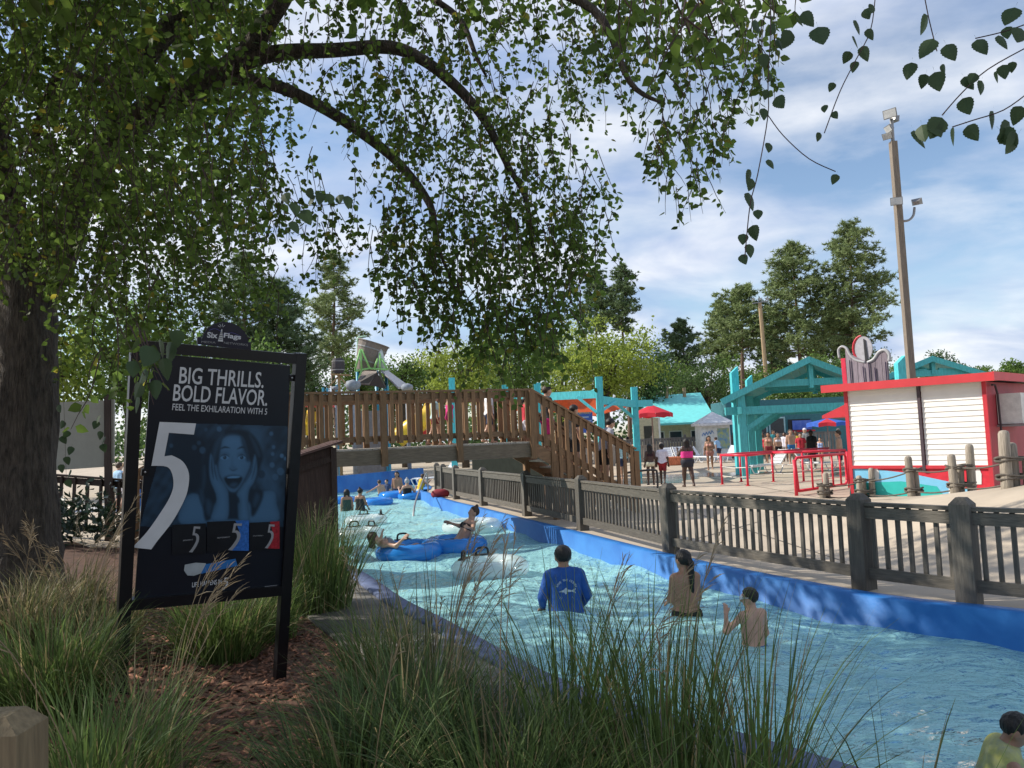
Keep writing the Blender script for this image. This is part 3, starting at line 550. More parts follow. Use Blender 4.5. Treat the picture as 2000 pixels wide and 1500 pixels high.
# mural: blue swoosh, teal band, bottle silhouettes
def mural(name, pts, c, lift, sm=0): 
    if sm: pts = [p[:2] for p in crom([(x, y, 0) for x, y in pts], sm)]
    return mk(name, ([K(x, y, lift) for x, y in pts], [tuple(range(len(pts)))]), M('mural_'+name, c, .5, .05), t, recalc=False)
mural('blue_swoosh', [(1660, 914), (1720, 918), (1775, 924), (1850, 940), (1900, 958), (1900, 985), (1660, 985)], (.20, .52, .75), .024)
mural('teal_band', [(1660, 944), (1760, 940), (1830, 950), (1860, 990), (1660, 990)], (.03, .45, .42), .027)
for (x, y, s) in ((1910, 910, 1.), (1711, 909, .8), (1862, 918, 1.3)):
    mural('bottle', [(x-3*s, y), (x+3*s, y), (x+3*s, y+6*s), (x+7*s, y+16*s), (x+7*s, y+36*s), (x-7*s, y+36*s), (x-7*s, y+16*s), (x-3*s, y+6*s)], (.75, .75, .73), .031)
mural('bubble', [(1725+3.6*math.cos(a), 912+3.6*math.sin(a)) for a in np.linspace(0, 6.28, 13)[:-1]], (.75, .75, .73), .031)
# roof
rc = FA+fd*WK/2-fn*DK/2+zv*2.9
mk('roof', MB().box(rc, (WK+.56, DK+.5, .13), (fd, fn, zv)), M('roof_felt', (.12, .11, .11), .9), t)
fz = 2.9
mk('fascia', MB().box(FA+fd*(WK/2+.1)+fn*.27+zv*fz, (WK+.8, .045, .20), (fd, fn, zv)), M('fascia_red', (.56, .045, .055), .5, .08, 2), t)
mk('fascia', MB().box(FA-fd*.3-fn*(DK/2-.145)+zv*fz, (.045, DK+.83, .196), (fd, fn, zv)), MATS['fascia_red'], t)
mk('soffit', MB().box(FA+fd*WK/2+fn*.12+zv*2.815, (WK+.5, .25, .02), (fd, fn, zv)), M('soffit_tan', (.42, .36, .30), .7), t)
mk('side_awning', MB().prism([FA+fd*(WK+.02)-fn*.2+zv*2.5, FA+fd*(WK+.02)-fn*.2+zv*2.15, FA+fd*(WK+.75)-fn*.2+zv*2.12, FA+fd*(WK+.75)-fn*.2+zv*2.2], -fn*1.8), m_red, t)
# air conditioner in the end wall
sx_ = -fn; eo_ = FA-fd*.05
ac = mk('air_conditioner', MB().box(eo_-fn*1.35-fd*.22+zv*2.15, (.5, 1.5, .72), (fd, fn, zv)), M('ac_white', (.62, .61, .58), .5), t)
for k in (0, 1): mk('grille', MB().box(eo_-fn*(1.15+.38*k)-fd*.475+zv*2.15, (.015, .32, .5), (fd, fn, zv)), M('ac_grille', (.10, .10, .10), .6), ac)
mk('shelf_bracket', MB().box(eo_-fn*1.35-fd*.25+zv*1.75, (.6, 1.6, .05), (fd, fn, zv)), M('bracket_grey', (.25, .22, .22), .6), t)
mk('conduit', MB().tube([eo_-fn*.15-fd*.02+zv*2.72, eo_-fn*.35-fd*.03+zv*2.72, eo_-fn*.42-fd*.05+zv*2.5, eo_-fn*.5-fd*.05+zv*.9], .025, 6), M('conduit_dark', (.04, .03, .035), .5), t)
# rooftop sign seen from behind: scrolled plank board
def Kb(px, py): return onplane(px, py, FA-fn*.8, fn)
t = thing('rooftop_sign', 'scrolled grey plank sign back standing on the kiosk roof', 'sign', (*Kb(1690, 745)[:2], 2.97))
m_plk = wood('mauve_grey_plank', (.24, .20, .23)); lo = 2.90
x0s = np.linspace(1652, 1734, 8)
def topy(x): return np.interp(x, [1640, 1648, 1658, 1680, 1694, 1705, 1716, 1726, 1738], [682, 677, 690, 700, 707, 702, 690, 684, 690])
for a_, c_ in zip(x0s[:-1], x0s[1:]):
    p = [Kb(a_+.4, topy(a_)), Kb(c_-.4, topy(c_))]; b0_, b1_ = p[0].copy(), p[1].copy(); b0_[2] = b1_[2] = lo
    mk('plank', MB().prism([b0_, b1_, p[1], p[0]], fn*.06), m_plk, t)
mk('red_upright', MB().beam([*Kb(1652, 740)[:2], lo], Kb(1648, 700), .12, .12, fn), M('bright_red_paint', (.62, .03, .07), .45), t)
m_scr = M('silver_edge', (.40, .40, .41), .4, .1)
mk('scroll', MB().tube([Kb(*q)+fn*.05 for q in crom([(1641, 700, 0), (1639, 684, 0), (1646, 677, 0), (1655, 681, 0), (1661, 692, 0), (1672, 703, 0), (1692, 708, 0)], 4, False)] if False else [Kb(q[0], q[1])+fn*.05 for q in crom([(1641, 700, 0), (1639, 684, 0), (1646, 677, 0), (1655, 681, 0), (1661, 692, 0), (1672, 703, 0), (1692, 708, 0)], 4, False)], .034, 8), m_scr, t, True)
mk('scroll', MB().tube([Kb(q[0], q[1])+fn*.05 for q in crom([(1696, 708, 0), (1708, 702, 0), (1718, 688, 0), (1730, 684, 0), (1738, 692, 0), (1738, 706, 0)], 4, False)], .045, 8), m_scr, t, True)
mk('oval', MB().prism([Kb(1688+17*math.cos(a), 681+24*math.sin(a)) for a in np.linspace(0, 6.28, 19)[:-1]], fn*.05), M('oval_grey', (.40, .39, .42), .5), t)
mk('oval_edge', MB().tube([Kb(1684+17*math.cos(a), 680+24*math.sin(a))+fn*.02 for a in np.linspace(2.2, 4.6, 10)], .03, 6), m_red, t)
mk('dark_slot', MB().prism([Kb(1688, 662)+fn*.055, Kb(1692, 664)+fn*.055, Kb(1698, 708)+fn*.055, Kb(1692, 706)+fn*.055], fn*.02), M('slot_black', (.02, .02, .025), .6), t)
m_rod = M('rod_dark', (.03, .02, .06), .5)
for (x, y0) in ((1662, 704), (1688, 716), (1699, 708), (1711, 718), (1732, 707)): mk('rod', MB().tube([Kb(x, y0)+fn*.09, [*(Kb(x+3, 745)+fn*.09)[:2], 2.97]], .014, 5), m_rod, t)
# ================================================================ TEAL PAVILION
m_teal = M('teal_timber', (.07, .40, .42), .6, .22, 4, (6, 6, 1), .25, 10, objvar=.08); m_tealr = M('teal_roof', (.06, .33, .34), .6, .15, 4, (1, 8, 1)); m_aqua = M('aqua_timber', (.08, .50, .55), .6, .25, 4, (6, 6, 1), .3, 10)
def pav(label, name, Lx, R0, depth, ez, rz_, hw, y0, posts=True):
    """gable roof: left eave at x=Lx, ridge hw to the right, gable at y0, running along depth"""
    base = np.array([Lx+hw, y0, 0]); gx_ = unit([.995, -.05, 0]); dp = np.asarray(depth, float); t = thing(name, label, 'pavilion', base)
    A_, B_, C_ = base-gx_*hw+zv*ez, base+zv*rz_, base+gx_*hw+zv*ez; up = unit(np.cross(B_-A_, dp)); up = up if up[2] > 0 else -up; up2 = unit(np.cross(C_-B_, dp)); up2 = up2 if up2[2] > 0 else -up2
    nbd = 12
    for a_, c_, u_ in ((A_, B_, up), (C_, B_, up2)):
        for k in range(nbd):
            q0, q1 = a_+(c_-a_)*(k+.02)/nbd, a_+(c_-a_)*(k+.97)/nbd
            mk('roof_board', MB().prism([q0, q1, q1+dp, q0+dp], u_*.04), m_tealr, t)
        for f in (0, 1): mk('barge_board', MB().beam(a_+dp*f-unit(dp)*(.06 if f == 0 else -.06)-u_*.07, c_+dp*f-unit(dp)*(.06 if f == 0 else -.06)-u_*.07, .06, .24, u_), m_teal, t)
    for f in ((.04, .5, .96) if posts else (.04,)):
        o = dp*f; mk('tie_beam', MB().beam(A_+o+gx_*.1-zv*.42, C_+o-gx_*.1-zv*.42, .16, .30), m_teal, t)
        mk('collar_beam', MB().beam(A_+o+(B_-A_)*.42-zv*.05, C_+o+(B_-C_)*.42-zv*.05, .14, .26), m_teal, t)
        mk('king_post', MB().beam(A_*0+base+o+zv*(ez+.35), base+o+zv*(rz_-.12), .22, .16, gx_), m_teal, t)
        for s in (-1, 1):
            mk('rafter_brace', MB().beam(base+o+gx_*s*.25+zv*(ez+.55), base+o+gx_*s*hw*.55+zv*(ez+(rz_-ez)*.45-.1), .1, .16), m_teal, t)
            pb = base+o+gx_*s*(hw-.72)
            mk('post', MB().beam([pb[0], pb[1], -.05], pb+zv*(ez+.25), .30, .28, gx_), m_teal, t)
            mk('knee_brace', MB().beam(pb+zv*(ez-1.25), pb-gx_*s*1.15+zv*(ez-.5), .1, .18), m_teal, t)
            mk('knee_brace', MB().beam(pb+zv*(ez-1.25), pb+unit(dp)*.95*(1 if f < .9 else -1)+zv*(ez-.5), .1, .18, gx_), m_teal, t)
    for s in (-1, 1): mk('side_beam', MB().beam(base+gx_*s*(hw-.72)-zv*-(ez-.42)-unit(dp)*.3, base+gx_*s*(hw-.72)+dp+zv*(ez-.42)+unit(dp)*.3, .15, .28), m_teal, t)
    return t
pav('open teal timber pavilion with gabled roof beside the kiosk', 'pavilion', 8.05, None, (2.6, 6.2, 0), 3.05, 4.55, 3.45, 29.6)
pav('teal gabled shelter roof showing behind the kiosk roof', 'shelter', 15.4, None, (2, 5, 0), 3.6, 4.7, 3.0, 33.5, False)
m_pole = wood('telegraph_pole_wood', (.22, .15, .09), objvar=0)
def teal_post(px, ytop, D, w=.26, label='', grp='tall teal posts'):
    p = P(px, ytop, D); b = MB().box([p[0], p[1], p[2]/2], (w, w, p[2]), None, .01); V = np.array(b.v); V[-8:, 2] += (V[-8:, 0]-p[0])*.9; b.v = list(V)
    return tag(mk('tall_post', b, m_aqua), label, 'post', grp)
teal_post(1433, 722, 33, .3, 'tall teal post rising behind the left eave of the pavilion'); teal_post(1462, 738, 40, .3, 'shorter teal post further behind the pavilion eave'); teal_post(1757, 702, 27, .3, 'teal post behind the scrolled rooftop sign')
# pergola by the stairs
t = thing('pergola', 'turquoise timber pergola with tall notched posts behind the stairs', 'pergola', (4, 31, 0))
def tp_(px, yt, D, w): 
    p = P(px, yt, D); mk('post', MB().add([[p[0]+w/2*i_, p[1]+w/2*j_, z] for z in (-.05, p[2]) for i_, j_ in ((-1, -1), (1, -1), (1, 1), (-1, 1))], [(0, 1, 2, 3), (4, 5, 6, 7)]+[(k, (k+1) % 4, 4+(k+1) % 4, 4+k) for k in range(4)]), m_aqua, t); return p
q1 = tp_(1169, 736, 29, .26); q2 = tp_(1238, 756, 33, .26); q3 = tp_(1049, 748, 31, .26); q4 = tp_(986, 752, 32, .26); q5 = tp_(882, 738, 34, .26)
def bm3(a_, c_, w=.14, h=.3): mk('beam', MB().beam(a_, c_, w, h), m_aqua, t)
bm3(P(1040, 776, 30.5), P(1165, 770, 29.1)); bm3(P(1170, 781, 29.1), P(1240, 789, 32.9)); bm3(P(1236, 789, 32.9), P(1272, 787, 36)); bm3(P(880, 775, 34), P(1050, 772, 31.2)); bm3(P(1169, 768, 29), P(1150, 766, 40))
for a_, c_ in (((1128, 776, 29.3), (1166, 806, 29)), ((1205, 789, 31), (1236, 815, 33)), ((1174, 803, 29), (1200, 786, 30.5)), ((1050, 815, 31), (1080, 780, 30.2))): mk('knee_brace', MB().beam(P(*a_), P(*c_), .1, .17, (0, 1, 0)), m_aqua, t)
# shade sail
sp = [P(975, 800, 36), P(1100, 771, 38), P(1160, 778, 40), P(1250, 786, 41), P(1165, 812, 37), P(1060, 802, 35)]
n = len(sp); c = np.mean(sp, 0)-zv*.15
tag(mk('shade_sail', ([*sp, c, *[p-zv*.03 for p in sp], c-zv*.03], [(i, (i+1) % n, n) for i in range(n)]+[(n+1+(i+1) % n, n+1+i, 2*n+1) for i in range(n)]+[(i, n+1+i, n+1+(i+1) % n, (i+1) % n) for i in range(n)]), M('orange_sail', (.72, .12, .02), .7, trans=.35)), 'orange fabric shade sail stretched behind the turquoise pergola', 'shade sail')
# notice board
t = thing('notice_board', 'blue notice board with yellow heading behind the stair rail', 'notice board', (*P(1137, 830, 30)[:2], 0))
o_ = P(1137, 830, 30); n_ = np.array([0, -1., 0]); Q = lambda x, y: onplane(x, y, o_, n_)
mk('panel', MB().prism([Q(1113, 806), Q(1157, 805), Q(1158, 845), Q(1114, 846)], (0, .04, 0)), M('notice_blue', (.06, .12, .45), .5), t)
text_on('heading', 'LIFE JACKET POLICY', M('notice_yellow', (.7, .6, .15), .5), t, Q(1115, 811), np.array([1., 0, 0]), zv, .8, .10, .01, .004)
for k, yy in enumerate((815, 822, 826, 830, 835)):
    for x0 in ((1117, 1138) if k else (1120,)): mk('text_line', MB().box(Q(x0+(9 if k else 15), yy)+[0, -.004, 0], (.33 if k else .6, .004, .035)), M('notice_text', (.5, .55, .65), .5), t)
mk('post', MB().beam([o_[0], o_[1]+.08, -.05], o_+[0, .08, -.3], .1, .1, (0, 1, 0)), m_pole, t)
# ================================================================ POLES, PILINGS, RAILS
m_metalg = M('galvanised_grey', (.25, .25, .25), .4, .1, metal=.4); m_lens = M('lamp_glass', (.45, .46, .46), .2)
def flood(par, c, dirv, s=.28):
    s *= .72; d = unit(dirv); x = unit(np.cross(d, zv)); z = np.cross(x, d)
    h = mk('floodlight', MB().add([c+x*a_*s+z*b_*s*.7+d*k_ for k_, f in ((0, 1.), (-s*.8, .55)) for a_, b_ in ((-f, -f), (f, -f), (f, f), (-f, f))], [(0, 1, 2, 3), (7, 6, 5, 4)]+[(k, (k+1) % 4, 4+(k+1) % 4, 4+k) for k in range(4)]), m_metalg, par)
    mk('lens', MB().box(c+d*.012, (s*1.75, s*1.15, .02), (x, z, d)), m_lens, h)
pt = P(1744, 277, 25); t = thing('lamp_pole', 'tall square grey brown lamp pole with floodlights behind the kiosk', 'lamp pole', (pt[0], pt[1], 0))
mk('pole', MB().box([pt[0], pt[1], pt[2]/2], (.2, .2, pt[2])), wood('pole_taupe', (.20, .165, .13), objvar=0), t)
mk('mast', MB().tube([pt, P(1741, 232, 25)], .06, 8), m_metalg, t)
flood(t, P(1738, 222, 24.8), (-.7, -.7, -.25), .3); flood(t, P(1748, 234, 25.2), (.8, .5, -.2), .22); flood(t, P(1735, 252, 24.8), (-.9, -.1, -.5), .24); flood(t, P(1733, 266, 24.9), (-.6, -.6, -.6), .22)
flood(t, P(1751, 393, 24.75), (-.3, -.95, -.1), .26); ar = [P(1762, 432, 25), P(1775, 430, 25), P(1784, 420, 25), P(1786, 405, 25)]; mk('arm', MB().tube(crom(ar, 4, False), .04, 6), m_metalg, t, True); flood(t, P(1791, 394, 24.9), (.5, .6, .5), .22)
pt = P(1484, 592, 62); t = thing('timber_light_pole', 'thin tan timber pole with small floodlights before the pines', 'lamp pole', (pt[0], pt[1], 0))
mk('pole', MB().tube([[pt[0]+.25, pt[1], 0], pt], [.21, .15], 8), wood('tan_pole', (.34, .24, .14), objvar=0), t); mk('crossbar', MB().beam(pt+[-.6, 0, 0], pt+[.7, 0, .15], .08, .08), m_metalg, t)
for k in (-.55, 0, .6): flood(t, pt+np.array([k, -.1, .3]), (-.3, -.9, -.3), .2)
for px, yt, D, lb in ((1301, 755, 66, 'short timber pole left of the aqua roof ridge'), (1336, 757, 66, 'short timber pole behind the aqua roof ridge')):
    pt = P(px, yt, D); tag(mk('timber_pole', MB().tube([[pt[0], pt[1], 0], pt], [.17, .15], 8), MATS['tan_pole']), lb, 'pole')
m_pile = wood('weathered_piling', (.27, .235, .19), var=.4); m_rope = M('old_rope', (.11, .095, .08), .9, .3, 30, bump=.5)
pil = []
for i, (px, py, D, hs, w_) in enumerate([(1612, 970, 20.5, (.42, .72), .16), (1690, 965, 20.0, (.62, .52, .80), .15), (1785, 955, 18.3, (1.0, .72), .17), (1878, 948, 16.3, (.86, .62, 1.05), .17), (1985, 940, 13.5, (1.02, .8, .55), .19)]):
    p = P(px, py, D); p[2] = gzs(p)-.05; nm = ['short pair of weathered pilings beside the red gate', 'three roped pilings before the teal mural edge', 'two roped pilings before the kiosk downspout', 'three roped pilings before the kiosk bottle mural', 'tall roped pilings beside the kiosk air conditioner'][i]
    t = thing('rope_pilings', nm, 'pilings', p, 'roped pilings along the tan ramp'); k = len(hs)
    for j, h in enumerate(hs):
        c = p+np.array([(j-(k-1)/2)*w_*1.06, (.07 if j % 2 else -.05), 0]); b = MB(); r = w_/2; ln = random.uniform(-.03, .03)
        b.tube([c-zv*.3, c+zv*.1+[ln*.2, 0, 0], c+zv*h*.6+[ln*.7, 0, 0], c+zv*(h-.06)+[ln, 0, 0], c+zv*(h-.015)+[ln, 0, 0], c+zv*h+[ln, 0, 0]], [r*1.05, r*1.04, r, r*.95, r*.75, r*.35], 10); mk('piling', b, m_pile, t, True)
    for z in (.18, .24, min(hs)*.9, min(hs)*.9+.05):
        e_ = []
        for a_ in np.linspace(0, 2*math.pi, 20, endpoint=False): e_.append(p+[(k*w_*.53+.02)*math.cos(a_), (w_*.62+.06)*math.sin(a_), z+.015*math.sin(a_*3+z*40)])
        mk('rope_wrap', MB().tube(e_, .022, 6, True), m_rope, t, True)
    pil.append((p, min(hs)))
for i in range(4):
    for f in (.22, .9):
        a_, c_ = pil[i][0]+zv*(pil[i][1]*f), pil[i+1][0]+zv*(pil[i+1][1]*f)
        tag(mk('rope', MB().tube([a_+(c_-a_)*s-zv*.06*math.sin(s*math.pi) for s in np.linspace(0, 1, 9)], .018, 5), m_rope, smooth=True), ['dark %s rope slung from the red gate pilings to the teal mural pilings', 'dark %s rope slung across the teal mural', 'dark %s rope slung across the blue mural swoosh', 'dark %s rope slung towards the tallest pilings'][i] % ('lower' if f < .5 else 'upper'), 'rope', 'ropes between the pilings')
# red pipe rails
m_rail = M('red_pipe_paint', (.62, .03, .06), .35, .06); m_cord = M('white_cord', (.75, .73, .66), .6)
R_ = [G(1411, 945), G(1447, 942), G(1460, 949), G(1500, 943), G(1560, 935), G(1640, 930)]
t = thing('red_rail', 'long red pipe railing with white cords in front of the pavilion', 'railing', R_[0])
ends = [G(1411, 946), G(1461, 949), G(1500, 939)+[0, -.6, 0], G(1570, 941), G(1655, 936)]
for p in ends+[G(1448, 941)]: mk('post', MB().tube([p-zv*.05, p+zv*1.02], .04, 8), m_rail, t, True); mk('foot', MB().lathe([(.0, 0), (.08, 0), (.08, .015), (0, .02)], p, 10), m_rail, t)
for a_, c_ in zip(ends[:-1], ends[1:]):
    mk('top_pipe', MB().tube([a_+zv*1.03, c_+zv*1.03], .045, 8), m_rail, t, True)
    for z in (.3, .62): mk('cord', MB().tube([a_+zv*z, (a_+c_)/2+zv*(z-.03), c_+zv*z], .012, 5), m_cord, t)
mk('top_pipe', MB().tube([ends[0]+zv*1.03, G(1448, 941)+zv*1.03, G(1448, 941)+zv*1.03+(G(1640, 925)-G(1448, 941))*.9], .04, 8), m_rail, t, True)
g0, g1 = G(1557, 968), G(1657, 953); t = thing('red_gate', 'red pipe gate with vertical bars beside the short pilings', 'gate', g0); gd = unit(g1-g0)
mk('frame', MB().tube([g0+zv*.12+gd*.08, g0+zv*.95, g0+gd*.1+zv*1.05, g1-gd*.15+zv*1.05, g1-gd*.05+zv*.95, g1-gd*.05+zv*.22, g1-gd*.15+zv*.12, g0+gd*.1+zv*.12], .042, 8, True), m_rail, t, True)
mk('post', MB().tube([g0-gd*.03-zv*.05, g0-gd*.03+zv*1.0], .05, 8), m_rail, t, True); mk('post', MB().tube([g1+gd*.08-zv*.05, g1+gd*.08+zv*1.1], .05, 8), m_rail, t, True)
for f in (.3, .5, .7, .86): mk('bar', MB().tube([g0+(g1-g0)*f+zv*.13, g0+(g1-g0)*f+zv*1.04], .03, 8), m_rail, t, True)
for z in (.35, .66): mk('cord', MB().tube([g0+zv*z+[0, .1, 0], g1+zv*z+[0, .1, 0]], .012, 5), m_cord, t)
# ================================================================ BACKGROUND BUILDINGS
t = thing('aqua_roof_building', 'low cream building with a wide aqua roof behind the loungers', 'building', (*P(1330, 860, 62)[:2], 0))
D = 62; a_ = [P(1252, 778, D+5), P(1368, 770, D+5), P(1400, 826, D-3), P(1268, 832, D-3)]
mk('roof', MB().prism(a_, (0, 0, .15)), M('aqua_roof', (.16, .62, .62), .6, .12, 3, (1, 1, 6)), t)
mk('wall', MB().box([*(P(1330, 840, 63)[:2]), 1.25], (5.6, 4, 2.5)), M('cream_wall', (.62, .55, .38), .7), t)
for k, x in enumerate((1285, 1320, 1362)): w_ = mk('window', MB().box([*(P(x, 850, 60.9)[:2]), 1.5], (.9, .06, .8)), M('dark_glass', (.03, .04, .05), .15), t); mk('window_frame', MB().box([*(P(x, 850, 60.92)[:2]), 1.5], (1.05, .05, .95)), m_wht, w_)
t = thing('cream_stair_tower', 'cream stair building with white trim left of the aqua roof', 'building', (*P(1265, 850, 58)[:2], 0)); c = P(1262, 835, 58)
mk('wall', MB().box([c[0], c[1], 1.5], (1.6, 2, 3.0)), MATS['cream_wall'], t); mk('door', MB().box([c[0], c[1]-1.02, 1.3], (.7, .05, 2.2)), M('dark_door', (.05, .05, .04), .6), t)
for s in (-.8, .8): mk('trim', MB().box([c[0]+s, c[1]-1.0, 1.5], (.14, .14, 3.0)), m_wht, t)
def parasol(label, px, ytop, D, R, mats, rim_y, pole=True, grp=None):
    p = P(px, ytop, D); zb = P(px, rim_y, D)[2]; t = thing('parasol', label, 'parasol', (p[0], p[1], 0), grp)
    for k in range(8):
        a0, a1 = k*math.pi/4, (k+1)*math.pi/4; q0 = np.array([p[0]+R*math.cos(a0), p[1]+R*math.sin(a0), zb]); q1 = np.array([p[0]+R*math.cos(a1), p[1]+R*math.sin(a1), zb]); mid = (q0+q1)/2*.96+np.array([p[0], p[1], zb])*.04+zv*.04
        mk('canopy_panel', ([p, q0, mid, q1, q0-zv*.22, mid-zv*.2, q1-zv*.22], [(0, 1, 2), (0, 2, 3), (1, 4, 5, 2), (2, 5, 6, 3)]), mats[k % len(mats)], t)
        mk('rib', MB().tube([p-zv*.05, q0-zv*.02], .015, 4), m_wht, t)
    mk('pole', MB().tube([[p[0], p[1], 0], p], .035, 8), M('parasol_pole', (.25, .2, .17), .5), t); return t
m_rc = M('red_canvas', (.60, .03, .05), .7, .12, 3, trans=.2); m_wc = M('white_canvas', (.75, .75, .78), .7, trans=.2); m_bc = M('blue_canvas', (.04, .13, .55), .7, trans=.2)
parasol('red parasol standing beside the turquoise pergola', 1272, 790, 40, 1.1, [m_rc], 808)
parasol('blue and red parasol under the pavilion', 1615, 817, 44, 1.2, [m_bc, m_bc, m_rc], 826)
t = thing('drinks_kiosk', 'small white drinks kiosk with white pyramid roof', 'kiosk', (*P(1395, 860, 50)[:2], 0)); c = P(1393, 846, 50)
mk('roof', MB().add([[c[0]-1.15, c[1]-1.15, 2.35], [c[0]+1.15, c[1]-1.15, 2.35], [c[0]+1.15, c[1]+1.15, 2.35], [c[0]-1.15, c[1]+1.15, 2.35], [c[0], c[1], 3.1]], [(0, 1, 4), (1, 2, 4), (2, 3, 4), (3, 0, 4), (3, 2, 1, 0)]), m_wc, t)
mk('valance', MB().box([c[0], c[1], 2.27], (2.3, 2.3, .14)), m_wc, t); mk('wall', MB().box([c[0], c[1]+.2, 1.1], (1.9, 1.5, 2.2)), M('kiosk_white', (.66, .69, .70), .6), t)
mk('poster', MB().box([c[0]+.5, c[1]-.56, 1.35], (.75, .02, 1.3)), M('kiosk_poster', (.45, .5, .15), .6, .5, 5, c2=(.08, .25, .5)), t)
mk('blue_scribble', MB().tube(crom([[c[0]-.85+.09*i, c[1]-.57, 1.6+.02*i+(.13 if i % 2 else -.06)] for i in range(9)], 5, False), .022, 5), M('script_blue', (.06, .2, .5), .5), t)
t = thing('teal_storefront', 'teal storefront with dark openings and blue sign behind the pavilion', 'building', (*P(1545, 850, 52)[:2], 0)); c = P(1545, 850, 52)
mk('wall', MB().box([c[0], c[1]+2, 1.9], (8.5, 4, 3.8)), M('storefront_teal', (.04, .15, .18), .7), t)
for k, x in enumerate((-3.4, -2.1, -.9)): f_ = mk('window', MB().box([c[0]+x, c[1]-.02, 1.8], (.9, .06, 1.4)), MATS['dark_glass'], t); mk('window_frame', MB().box([c[0]+x, c[1]-.015, 1.8], (1.1, .04, 1.6)), M('pale_teal_trim', (.35, .55, .58), .6), f_)
mk('serving_hatch', MB().box([c[0]+.6, c[1]-.02, 1.6], (1.5, .06, 1.6)), M('hatch_dark', (.02, .02, .025), .6), t)
mk('menu_board', MB().box([c[0]+.75, c[1]-.10, 2.0], (1.3, .04, .62)), M('menu_blue', (.03, .10, .5), .4, .5, 4, c2=(.12, .2, .6)), t); mk('awning', MB().box([c[0]+.75, c[1]-.2, 1.6], (1.5, .4, .1)), m_rc, t)
# ================================================================ WATER PLAY TOWER
D = 46; t = thing('tipping_bucket_tower', 'green pipe tower holding a tilted grey wooden tipping bucket', 'play tower', (*P(715, 760, D)[:2], 0)); m_grn = M('lime_pipe', (.30, .62, .20), .4); m_buck = wood('bucket_wood', (.20, .17, .15))
c = P(722, 697, D); ax = unit([.32, 0, .95]); bk = mk('bucket', MB().lathe([(.0, -.9), (.55, -.9), (.8, .0), (.92, .82), (.98, .82), (.98, .88), (.86, .88), (.76, 0), (.5, -.8), (0, -.8)], c, 20, ax), m_buck, t)
for k in (-.35, .45): mk('hoop', MB().lathe([(.80+k*.17, k), (.83+k*.17, k), (.83+k*.17, k+.08), (.80+k*.17, k+.08)], c, 20, ax), M('hoop_grey', (.25, .25, .25), .5), bk)
base = [P(693, 724, D), P(722, 720, D), P(757, 721, D+1)]
for a_, b_ in (((693, 724), (704, 682)), ((704, 682), (706, 722)), ((706, 682), (722, 720)), ((693, 725), (724, 719)), ((724, 720), (757, 722)), ((731, 720), (738, 700)), ((757, 722), (745, 700)), ((742, 726), (742, 690)), ((706, 724), (701, 740))): mk('pipe', MB().tube([P(*a_, D-.9), P(*b_, D-.9)], .06, 7), m_grn, t, True)
mk('spout', MB().tube(crom([P(699, 735, D), P(699, 670, D), P(699, 661, D), P(703, 659, D), P(715, 657, D)], 4, False), .07, 8), M('pale_green_pipe', (.42, .62, .45), .4), t, True)
for x in (698, 754, 735): q = P(x, 724, D); mk('leg', MB().tube([[q[0], q[1], 0], q], .1, 8), M('blue_pipe', (.06, .33, .5), .4), t, True)
mk('falling_water', MB().tube([P(742, 680, D-.5), P(744, 700, D-.5), P(746, 722, D-.5)], [.12, .2, .28], 8), M('white_spray', (.72, .78, .76), .3, trans=.3), t, True)
t = thing('play_hut', 'small hut with a corrugated brown gable roof below the bucket', 'play hut', (*P(722, 760, 43)[:2], 0)); D = 43
for k in range(11):
    f = k/11; q0 = np.array(P(736-f*42*.0, 728, D)); a_ = P(735-k*.1, 727, D+1.2-k*0.0); x0 = 693+f*0
    r0_, r1_ = P(738-36*f*0-f*0, 727, D), None
rd = [P(696, 750, D), P(722, 752, D), P(737, 727, D), P(709, 726, D+2.2)]
for k in range(12):
    f0, f1 = k/12+.004, (k+.8)/12; lo0, lo1 = rd[0]+(rd[1]-rd[0])*f0, rd[0]+(rd[1]-rd[0])*f1; up0, up1 = rd[3]+(rd[2]-rd[3])*f0, rd[3]+(rd[2]-rd[3])*f1
    mk('roof_rib', MB().prism([lo0, lo1, up1, up0], (0, -.02, .06)), M('roof_brown', (.22, .18, .16), .6, objvar=.1), t)
mk('roof_sheet', MB().prism(rd, (0, .02, -.04)), M('roof_dark', (.06, .05, .045), .7), t)
mk('gable', MB().prism([P(722, 753, D-.02), P(752, 758, D-.02), P(737, 728, D-.02)], (0, .08, 0)), wood('gable_boards', (.06, .045, .04)), t)
mk('far_roof', MB().prism([P(738, 727, D), P(753, 760, D), P(756, 760, D+3), P(742, 727, D+3)], (0, 0, .06)), MATS['roof_dark'], t)
mk('wall', MB().box([*(P(725, 760, D+1)[:2]), 1.9], (1.5, 1.5, 3.8)), M('hut_wall', (.2, .2, .21), .8), t)
tag(mk('slide_ramp', MB().prism([P(744, 726, 45), P(756, 726, 46), P(800, 758, 46), P(778, 760, 44)], (0, 0, .12)), M('wet_grey_ramp', (.40, .38, .40), .35, .3, 8)), 'wet grey slide ramp running down beside the hut', 'slide')
for i, (x, y, r, lb) in enumerate(((690, 752, .40, 'large grey boulder before the corrugated hut'), (655, 758, .16, 'small grey boulder left of the large boulder'), (795, 757, .32, 'low grey boulder at the foot of the slide ramp'))):
    c = P(x, y, 42); b = MB().lathe([(0.01, -r*.8), (r*.8, -r*.6), (r*1.1, 0), (r*.9, r*.45), (r*.4, r*.62), (.01, r*.66)], c, 14); V = np.array(b.v); V += rng.normal(size=V.shape)*r*.06; b.v = list(V)
    b.tube([c-zv*(c[2]), c-zv*.2], r*.35, 8); tag(mk('boulder', b, M('boulder_grey', (.24, .27, .31), .8, .3, 4, bump=.4), smooth=True), lb, 'boulder', 'play area boulders')
